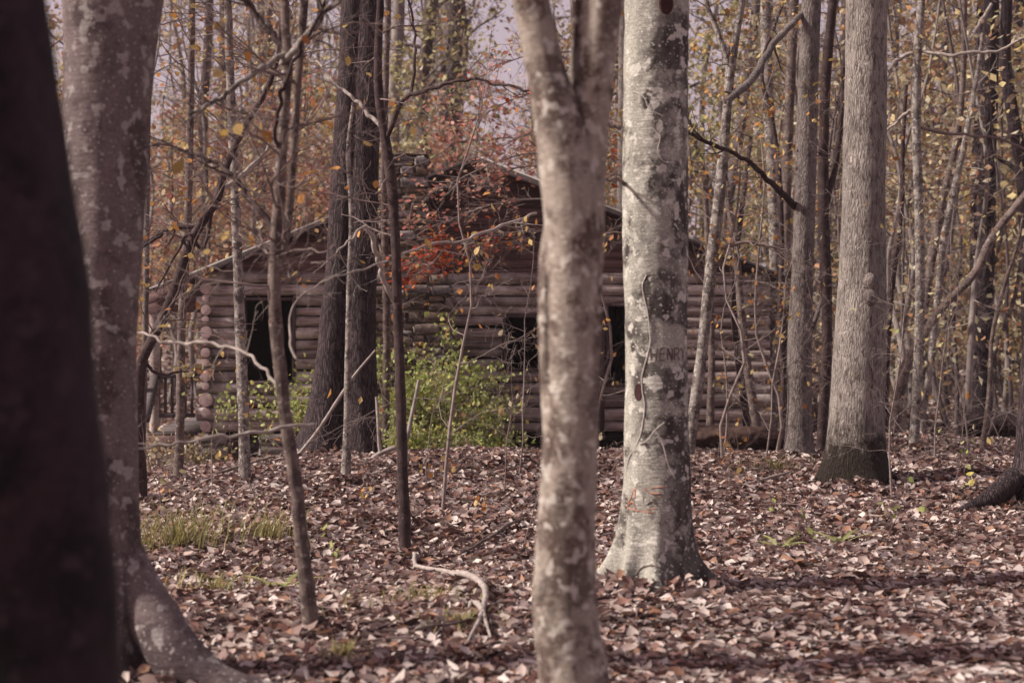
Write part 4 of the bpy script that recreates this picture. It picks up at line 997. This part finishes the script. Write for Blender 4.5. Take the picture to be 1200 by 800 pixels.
# tufts of grass and small ferns
def tuft(name, label, px, py, n, h, wdt, mat, cat='grass tuft', group=None):
    Yg = EYE * FPX / (py - HZ); x0 = W(px, py, Yg)[0]; root_z = gz(x0, Yg); mb = MB()
    for k in range(n):
        a = rng.uniform(0, 6.28); d = abs(rng.gauss(0, wdt)); bx, by = d * math.cos(a), d * math.sin(a)
        ln = h * rng.uniform(.5, 1.1); o = rng.uniform(.15, .7) * ln; a2 = rng.uniform(0, 6.28); o *= rng.uniform(1.0, 3.0); z_ = gz(x0 + bx, Yg + by) - root_z
        P = np.array([(bx, by, z_ - .02), (bx + o * .25 * math.cos(a2), by + o * .25 * math.sin(a2), z_ + ln * .5), (bx + o * .6 * math.cos(a2), by + o * .6 * math.sin(a2), z_ + ln * .8), (bx + o * math.cos(a2), by + o * math.sin(a2), z_ + ln * .85)])
        s = np.array([-math.sin(a2), math.cos(a2), 0]) * .0045; wv = np.array([1, 1, .7, .1])[:, None]
        V = np.vstack([P - s * wv, P + s * wv]); mb.add(V, [(i, i + 1, i + 5, i + 4) for i in range(3)])
    o = mb.build(name, M[mat], None); o.location = (x0, Yg, root_z); o['kind'] = 'stuff'; o['label'] = label; return o
tuft('grass', 'tall yellow green grass right of the dim beech', 205, 640, 230, .42, .36, 'grassy')
tuft('grass', 'bleached grass beside the tall yellow green clump', 248, 690, 90, .22, .25, 'grassy')
tuft('grass', 'straw coloured grass left of the leaning sapling', 318, 640, 110, .3, .2, 'grassy')
tuft('grass', 'thin grass in the litter behind the pale curled branch', 500, 720, 110, .16, .3, 'grassy')
tuft('grass', 'small grass patch at the foot of the pale curled branch', 535, 748, 120, .12, .18, 'grassy')
tuft('grass', 'small green tuft low in front of the leaning sapling', 400, 782, 60, .13, .12, 'grassy')
tuft('grass', 'scattered grass between the mossy oak and the carved beech', 905, 560, 90, .2, .35, 'grassy')
tuft('grass', 'small green tuft behind the left root of the carved beech', 703, 672, 60, .10, .10, 'grassy')
def fern(label, px, py, L, k):
    Yg = EYE * FPX / (py - HZ); x0 = W(px, py, Yg)[0]; zg = gz(x0, Yg); root = empty('fern', (x0, Yg, zg), label, 'fern')
    for f_ in range(4):
        a = k + f_ * 1.7; n = 14; mb = MB(); P = np.array([(t_ * L * math.cos(a), t_ * L * math.sin(a), .02 + L * .8 * t_ * (1 - .55 * t_)) for t_ in np.linspace(0, 1, n)])
        mb.tube(P, .003, 4); s = np.array([-math.sin(a), math.cos(a), 0])
        for i in range(2, n):
            wl = L * .28 * math.sin(math.pi * min(1, (i + 1) / n) * .95 + .1); fw = (P[i] - P[i - 1])
            for sg in (-1, 1): mb.add([P[i - 1], P[i] + s * sg * wl * .4 + fw * .3, P[i] + s * sg * wl + fw * .8 - [0, 0, .01], P[i]], [(0, 1, 2, 3)])
        mb.build('frond', M['green'], root, None, smooth=False)
fern('little green fern in the litter below the mossy oak', 985, 640, .3, .9)
fern('little yellow green fern left of the one below the oak', 915, 655, .26, 2.0)
fern('little fern at the lower left near the leaning sapling', 330, 690, .3, 1.2)

# ------------------------------------------------------------------ logs and fallen branches
def fallen(name, label, p0, p1, r, mat, cat='log', Y0=24, Y1=None, sq=.8, rough=.12):
    Y1 = Y1 or Y0; a = W(*p0, Y0); b_ = W(*p1, Y1); n = 70; t_ = np.linspace(0, 1, n)[:, None]; P = a * (1 - t_) + b_ * t_
    g = ground(P[:, 0], P[:, 1]); P[:, 2] = np.minimum(P[:, 2], g + r * .85)
    d = b_ - a; d[2] = 0; d /= np.linalg.norm(d); s = np.array([-d[1], d[0], 0]); th = np.linspace(0, 2 * math.pi, 48, endpoint=False)
    q = np.stack(np.broadcast_arrays(np.cos(th)[None] * 2.2, np.sin(th)[None] * 2.2, t_ * 14), -1)
    rr = r * (1 + rough * fbm(q, 3) * 2 + rough * 1.3 * fbm(q * np.array([3.2, 3.2, .35]) + 9, 3)) * (1 - .25 * t_)
    V = P[:, None] + rr[..., None] * (np.cos(th)[None, :, None] * s + sq * np.sin(th)[None, :, None] * np.array([0, 0, 1]))
    mb = MB(); mb.grid(V.reshape(-1, 3), n, 48)
    for k in (0, n - 1): mb.add(np.vstack([V[k], P[k] + (d * .03 if k == 0 else -d * .03)]), [((i + 1) % 48, i, 48) if k == 0 else (i, (i + 1) % 48, 48) for i in range(48)])
    o = mb.build(name, M[mat], None, a); tag(o, label, cat); return o
fallen('rotten_log', 'rotten reddish brown log lying before the right end of the cabin', (800, 514, 0)[:2], (925, 512), .24, 'rotten', Y0=24.2, Y1=24.0)
fallen('rotten_log', 'short black rotten log at the right by the wavy whip', (1128, 492), (1215, 498), .27, 'rotten_dark', Y0=26.0, Y1=25.4)
fallen('fallen_pole', 'thin grey fallen pole on the litter beyond the mossy oak', (1020, 496), (1135, 484), .09, 'grey', Y0=31, Y1=33, rough=.06)
fallen('fallen_pole', 'mossy dark stick lying under the left cabin window', (290, 552), (345, 538), .05, 'reddish', Y0=21.5, Y1=22.5, rough=.06)
def gy(py): return EYE * FPX / (py - HZ)
def stick(name, label, pts, Y, mat, extra=(), cat='branch', lift=0.0):
    mb = MB(); first = None
    for ln in (pts, *extra):
        Q = []
        for p in ln:
            yy = Y + (p[3] if len(p) > 3 else 0)
            if Y < 0:
                yy = gy(p[1])
                for _ in range(6): yy = (EYE - gz(W(p[0], p[1], yy)[0], yy) - .03) * FPX / (p[1] - HZ)
            q = [*W(p[0], p[1], yy), p[2] / 2 / FPX * yy]; Q.append(q)
        Q = spline(np.array(Q), 12 * len(ln)); g = ground(Q[:, 0], Q[:, 1]); Q[:, 2] = np.maximum(Q[:, 2], g + Q[:, 3] * .7 + (.075 if Y < 0 else .02)); mb.tube(Q[:, :3], Q[:, 3] * (1 + .12 * vnoise(Q[:, :3] * 14)), 8)
        if first is None: first = Q[0, :3]
    o = mb.build(name, M[mat], None, first); return tag(o, label, cat)
stick('fallen_branch', 'pale curled fallen branch with claw like ends in the leaf litter', [(473, 628, 4, 1.6), (480, 640, 4, 1.3), (486, 655, 5, .9), (487, 670, 5, .6), (500, 674, 5, .5), (520, 677, 5, .3), (532, 681, 6, .2), (545, 683, 8, .1), (558, 688, 8, 0), (567, 697, 8, -.2), (569, 710, 7, -.4), (566, 724, 6, -.6), (570, 740, 4, -.85), (575, 757, 3, -1.1)], -1, 'pale_twig',
      [[(566, 726, 7, -.6), (560, 718, 7, -.55), (553, 715, 5, -.5), (549, 722, 3, -.5)], [(565, 728, 6, -.65), (560, 740, 5, -.85), (553, 752, 4, -1.0), (548, 762, 3, -1.1)]])
stick('fallen_branch', 'white broken stick at the foot of the dark double trunk', [(424, 548, 5), (436, 538, 6), (447, 530, 6), (463, 524, 6)], 21.6, 'pale_twig', [[(446, 531, 5), (444, 515, 4), (443, 490, 4), (441, 465, 3)]])
stick('fallen_branch', 'thin pale stick in the litter left of the oak base', [(835, 582, 3, 0), (860, 572, 4, .3), (890, 563, 4, .7), (925, 553, 3, 1.1)], 18.6, 'pale_twig')
stick('fallen_branch', 'dark stick on the bank behind the pale curled branch', [(540, 655, 3, 0), (565, 642, 4, .6), (590, 628, 4, 1.3), (612, 615, 3, 2.0)], -1, 'sapling')
stick('fallen_branch', 'long grey stick leaning from litter up before the green bush', [(352, 530, 4), (372, 505, 4), (395, 470, 4), (415, 440, 3), (440, 410, 2)], 20.8, 'pale_twig')
stick('fallen_branch', 'pale upright stick in the green bush', [(477, 515, 5), (482, 490, 5), (487, 465, 4), (491, 445, 4)], 23.6, 'pale_twig')
stick('fallen_branch', 'long dark stick under the left cabin corner', [(232, 562, 3), (262, 552, 4), (290, 543, 4), (322, 534, 3)], 20.8, 'sapling')
stick('fallen_branch', 'dark stick lying at the lower left of the curled branch', [(486, 748, 4), (505, 744, 5), (526, 741, 4), (545, 737, 3)], -1, 'sapling')

# ------------------------------------------------------------------ the woods behind
def bg_tree(name, seed, h, r, bark, leafmat, nleaf, low, label, group, limbs=14, L=2.6, size=(.11, .19), cat='tree', sig=.2, depth=1, sides=9):
    rg = random.Random(seed); root = empty(name, (0, 0, 0), label, cat, group)
    pts = [[rg.gauss(0, .02 * h * (k > 0)) , rg.gauss(0, .02 * h * (k > 0)), -.3 + (h + .3) * k / 6, r * (1.15 - .95 * k / 6)] for k in range(7)]
    Q = spline(np.array(pts), 40); t = Trunk(Q, None, .05, seed, 0); mb = MB(); t.mesh(mb, sides, .35); mb.build('trunk', M[bark], root)
    mb = MB(); tips = []
    for k in range(limbs):
        z = h * (low + (1 - low) * (k + rg.random()) / limbs); c = [np.interp(z, Q[:, 2], Q[:, a]) for a in (0, 1)]; a = k * 2.4 + rg.uniform(-.6, .6); el = rg.uniform(-.05, .8)
        grow(mb, tips, (*c, z), (math.cos(a) * math.cos(el), math.sin(a) * math.cos(el), math.sin(el)), L * rg.uniform(.6, 1.2) * (1.1 - .6 * z / h), r * .28, depth, rg, .5, .05, (4, 6), (3, 4, 5, 5))
    cr = mb.build('crown', M[bark], root)
    if nleaf:
        T = np.array(tips); T = T[nr.randint(0, len(T), nleaf)] + nr.normal(0, sig, (nleaf, 3)); lf = MB(); leaves(lf, T, nr.uniform(*size, nleaf), flat=1); lf.build('foliage', M[leafmat], cr)
    return root
def bg_kinds():
    G1, G2, G3 = 'tall trees in the woods behind the cabin', 'small leafy trees in the woods behind the cabin', 'bare saplings in the woods'
    return {
     'tall': [bg_tree('forest_tree', 101, 19, .17, 'far_bark', 'tan', 850, .2, '', G1, 20, 2.8, depth=2), bg_tree('forest_tree', 102, 21, .14, 'far_bark', 'yellow', 1000, .15, '', G1, 20, 2.6, depth=2), bg_tree('forest_tree', 103, 17, .11, 'far_pale', 'tan', 700, .15, '', G1, 18, 2.3, depth=2), bg_tree('forest_tree', 104, 20, .20, 'far_bark', 'olive', 800, .25, '', G1, 20, 2.9, depth=2)],
     'low': [bg_tree('understory_tree', 111, 7.5, .05, 'far_bark', 'yellow', 1250, .10, '', G2, 18, 1.9), bg_tree('understory_tree', 112, 6.0, .04, 'far_bark', 'tan', 1250, .08, '', G2, 18, 1.7), bg_tree('understory_tree', 113, 8.5, .055, 'far_pale', 'tan', 1150, .10, '', G2, 20, 2.0), bg_tree('understory_tree', 114, 6.5, .045, 'far_bark', 'red', 800, .12, '', G2, 16, 1.7), bg_tree('understory_tree', 115, 8.0, .05, 'far_pale', 'lime', 850, .25, '', G2, 18, 2.0)],
     'bare': [bg_tree('bare_sapling', 121, 8, .045, 'far_bark', None, 0, .15, '', G3, 16, 1.6), bg_tree('bare_sapling', 122, 10, .06, 'far_pale', 'tan', 120, .2, '', G3, 16, 1.7), bg_tree('bare_sapling', 123, 6, .035, 'far_bark', 'tan', 160, .1, '', G3, 14, 1.3)],
     'brush': [bg_tree('brush', 131, 2.4, .02, 'far_bark', 'tan', 420, .05, '', 'brush on the forest floor behind', 14, 1.2, (.08, .15), 'shrub', .12), bg_tree('brush', 132, 1.8, .018, 'far_bark', 'olive', 380, .05, '', 'brush on the forest floor behind', 14, 1.0, (.08, .14), 'shrub', .12)]}
KN = bg_kinds()
M['whip'] = plain('grey_whip_bark', (.21, .165, .155), .9, .35, 14)
WH = [bg_tree('bare_sapling', 141, 4.6, .017, 'whip', 'orange', 34, .12, '', 'thin bare saplings before the cabin', 17, 1.3, (.06, .10), depth=2, sides=7), bg_tree('bare_sapling', 142, 3.4, .013, 'whip', 'yellow', 26, .10, '', 'thin bare saplings before the cabin', 15, 1.1, (.06, .10), depth=2, sides=7)]
for k, (px, py) in enumerate([(520, 600), (604, 560), (846, 540), (893, 548), (982, 556), (1100, 560), (1134, 545), (1050, 590)]):
    o = WH[k % 2] if k < 2 else copy_tree(WH[k % 2]); yy = gy(py); x = W(px, py, yy)[0]; o.location = (x, yy, gz(x, yy) - .03); o.rotation_euler = (R(rng.gauss(0, 5)), R(rng.gauss(0, 5)), rng.uniform(0, 6.28)); o.scale = (rng.uniform(.75, 1.15),) * 3
    o['label'] = 'thin twiggy bare sapling standing in the litter ' + ('before the cabin logs' if px < 700 else 'behind the carved beech and the oak'); o['group'] = 'thin saplings ' + ('before the cabin' if px < 700 else 'on the right')
SPR = [bg_tree('leafy_sapling', 151, 4.6, .02, 'whip', 'orange', 150, .14, '', '', 17, 1.25, (.06, .105), depth=2, sides=7, sig=.05), bg_tree('leafy_sapling', 152, 5.4, .022, 'whip', 'yellow', 170, .16, '', '', 17, 1.3, (.06, .10), depth=2, sides=7, sig=.05)]
for k, (px, py, lab) in enumerate([(852, 548, 'thin sapling with orange leaves by the rotten log'), (902, 538, 'thin sapling with yellow leaves between the rotten log and the grey trunk'), (690, 536, 'thin sapling with orange leaves behind the forked tree'),
        (1016, 536, 'thin sapling with yellow leaves behind the furrowed oak'), (432, 520, 'thin sapling with orange leaves behind the dark double trunk')]):
    o = SPR[k % 2] if k < 2 else copy_tree(SPR[k % 2]); yy = gy(py); x = W(px, py, yy)[0]; o.location = (x, yy, gz(x, yy) - .03); o.rotation_euler = (R(rng.gauss(0, 4)), R(rng.gauss(0, 4)), rng.uniform(0, 6.28)); o.scale = (rng.uniform(.85, 1.2),) * 3
    o['label'] = lab; o['group'] = 'leafy saplings around the cabin'
used = set(); placed = []
def where(px):
    return 'left of the cabin' if px < 330 else 'above the cabin roof' if px < 720 else 'between carved beech and furrowed oak' if px < 1000 else 'right of the furrowed oak'
DESC = {'tall': ['tall brown leaved tree deep in the woods', 'tall yellow leaved tree deep in the woods', 'tall pale stemmed tree deep in the woods', 'tall olive leaved tree deep in the woods'],
        'low': ['small yellow leaved tree in the woods', 'small tan leaved tree in the woods', 'taller tan leaved small tree in the woods', 'small red leaved tree in the woods', 'small yellow green leaved tree in the woods'],
        'bare': ['bare dark sapling in the woods', 'pale bare sapling in the woods', 'thin sapling with a few brown leaves in the woods'], 'brush': ['tan leaved brush on the forest floor', 'olive leaved brush on the forest floor']}
def place(kind, x, y, sc=1.0, v=None):
    v = rng.randrange(len(KN[kind])) if v is None else v; src = KN[kind][v]; px = 600 + x / y * FPX
    lab = DESC[kind][v] + ' ' + where(px)
    gp = {'tall': 'tall trees', 'low': 'small leafy trees', 'bare': 'saplings', 'brush': 'brush'}[kind] + ' ' + where(px)
    if (kind, v) not in used: used.add((kind, v)); o = src; o['label'] = lab; o['group'] = gp; 
    else: o = copy_tree(src, None, lab, gp)
    o.location = (x, y, gz(x, y) - .05); o.rotation_euler = (R(rng.gauss(0, 3.2)), R(rng.gauss(0, 3.2)), rng.uniform(0, 6.28)); o.scale = (sc,) * 3
    placed.append((x, y))
def ok(x, y, sp):
    if -7.2 < x < 5.4 and y < 36.5: return False
    return all((x - a) ** 2 + (y - b_) ** 2 > sp * sp for a, b_ in placed)
def fill(kind, n, y0, y1, sp, sc=(.85, 1.2), xr=None, bias=1.0, v=None):
    k = t_ = 0
    while k < n and t_ < n * 60:
        t_ += 1; y = y0 + (y1 - y0) * rng.random() ** bias; x = rng.uniform(-1, 1) * (.315 * y + 1.5) if xr is None else rng.uniform(*xr) / FPX * y
        px = 600 + x / y * FPX
        if kind != 'brush' and 552 < px < 618: continue
        if not ok(x, y, sp): continue
        place(kind, x, y, rng.uniform(*sc), v); k += 1
fill('tall', 78, 38, 105, 1.8)
fill('low', 80, 36, 85, 1.4)
fill('bare', 70, 32, 70, 1.1, xr=None)
fill('bare', 30, 27, 42, .8, xr=(310, 600))
fill('low', 12, 30, 45, 1.2, xr=(310, 620))
fill('low', 8, 36, 44, 1.2, xr=(-440, -200))
fill('low', 5, 37, 56, 1.1, xr=(-170, -40), v=4)
fill('low', 3, 31, 46, 1.1, xr=(220, 400), v=4)
fill('low', 2, 37, 50, 1.1, xr=(-420, -180), v=3)
fill('low', 2, 37, 50, 1.1, xr=(-130, -45), v=3)
fill('low', 2, 40, 60, 1.1, xr=(-430, -250), v=4)
fill('brush', 40, 34, 60, 1.0)
fill('brush', 16, 31, 42, 1.0, xr=(330, 640))
for kind in KN:
    for v, src in enumerate(KN[kind]):
        if (kind, v) not in used: place(kind, rng.uniform(-12, 12), 60 + v * 4, 1.0, v)

mb = MB()
for (x0, y0, r0) in FEET:
    if y0 > 27: continue
    n = int(110 + 900 * r0); a = nr.uniform(0, 6.28, n); d = r0 * .8 + np.abs(nr.normal(0, .12 + r0 * .35, n)); x = x0 + d * np.cos(a); y = y0 + d * np.sin(a)
    leaves(mb, np.stack([x, y, ground(x, y) + .03 + nr.uniform(0, .09, n) * np.exp(-np.maximum(d - r0, 0) / .2)], -1), nr.uniform(.06, .13, n), flat=.6, curl=.9)
o = mb.build('leaf_drifts', M['litter'], smooth=False); o['kind'] = 'stuff'; o['label'] = 'dry leaves drifted against the feet of the trunks'

# whips and seedlings standing in the litter
SP = [(188, 600), (250, 585), (300, 620), (425, 610), (500, 575), (520, 590), (552, 610), (590, 580), (610, 640), (560, 560), (700, 600), (712, 560), (850, 590), (870, 560), (900, 610), (930, 640), (1020, 640), (1060, 560), (1090, 545), (1110, 610), (1130, 560), (1180, 550), (385, 650), (235, 640)]
for k, (px, py) in enumerate(SP):
    yy = gy(py); x = W(px, py, yy)[0]; g = gz(x, yy); r_ = random.Random(k + 900); h = r_.uniform(.25, 1.1) if py > 585 else r_.uniform(.6, 2.0)
    root = empty('seedling', (x, yy, g), 'thin whip of a seedling sprouting from the leaf litter', 'seedling', 'seedlings in the leaf litter')
    mb = MB(); tips = []; grow(mb, tips, (0, 0, -.04), (r_.gauss(0, .25), r_.gauss(0, .25), 1), h, .004 + .0025 * h, 2 if h > .6 else 1, r_, .35, .1, (3, 6)); mb.build('stems', M['twig'], root)
    n = r_.choice([0, 6, 10, 14]); 
    if n:
        T = np.array(tips); T = T[nr.randint(0, len(T), n)] + nr.normal(0, .03, (n, 3)); lf = MB(); leaves(lf, T, nr.uniform(.05, .09, n), flat=1, curl=.5); lf.build('foliage', M[r_.choice(['orange', 'orange', 'yellow', 'green'])], root)

# twigs lying in the litter
mb = MB()
for _ in range(700):
    y = 5.5 + 22 * rng.random() ** 1.2; x = rng.uniform(-1, 1) * (.32 * y + .5); a = rng.uniform(0, 6.28); L = rng.uniform(.12, .7)
    P = np.array([(x + L * (t_ - .5) * math.cos(a + .5 * t_), y + L * (t_ - .5) * math.sin(a + .5 * t_), 0) for t_ in (0, .33, .66, 1)]); P[:, 2] = ground(P[:, 0], P[:, 1]) + np.array([rng.uniform(.02, .09) for _ in range(4)])
    mb.tube(P, rng.uniform(.002, .006), 4)
o = mb.build('fallen_twigs', M['twig']); o['kind'] = 'stuff'; o['label'] = 'small dead twigs scattered in the fallen leaves'

# the air of the woods
mb = MB(); mb.box((-156, -66, -4), (156, 246, 26))
m = bpy.data.materials.new('air'); m.use_nodes = True; nt = m.node_tree; nt.nodes.clear()
out = nt.nodes.new('ShaderNodeOutputMaterial'); pv = nt.nodes.new('ShaderNodeVolumePrincipled')
pv.inputs['Color'].default_value = (.92, .82, .88, 1); pv.inputs['Density'].default_value = .0004
nt.links.new(pv.outputs[0], out.inputs['Volume'])
o = mb.build('haze', m, smooth=False); o['kind'] = 'stuff'; o['label'] = 'faint haze between the trees'
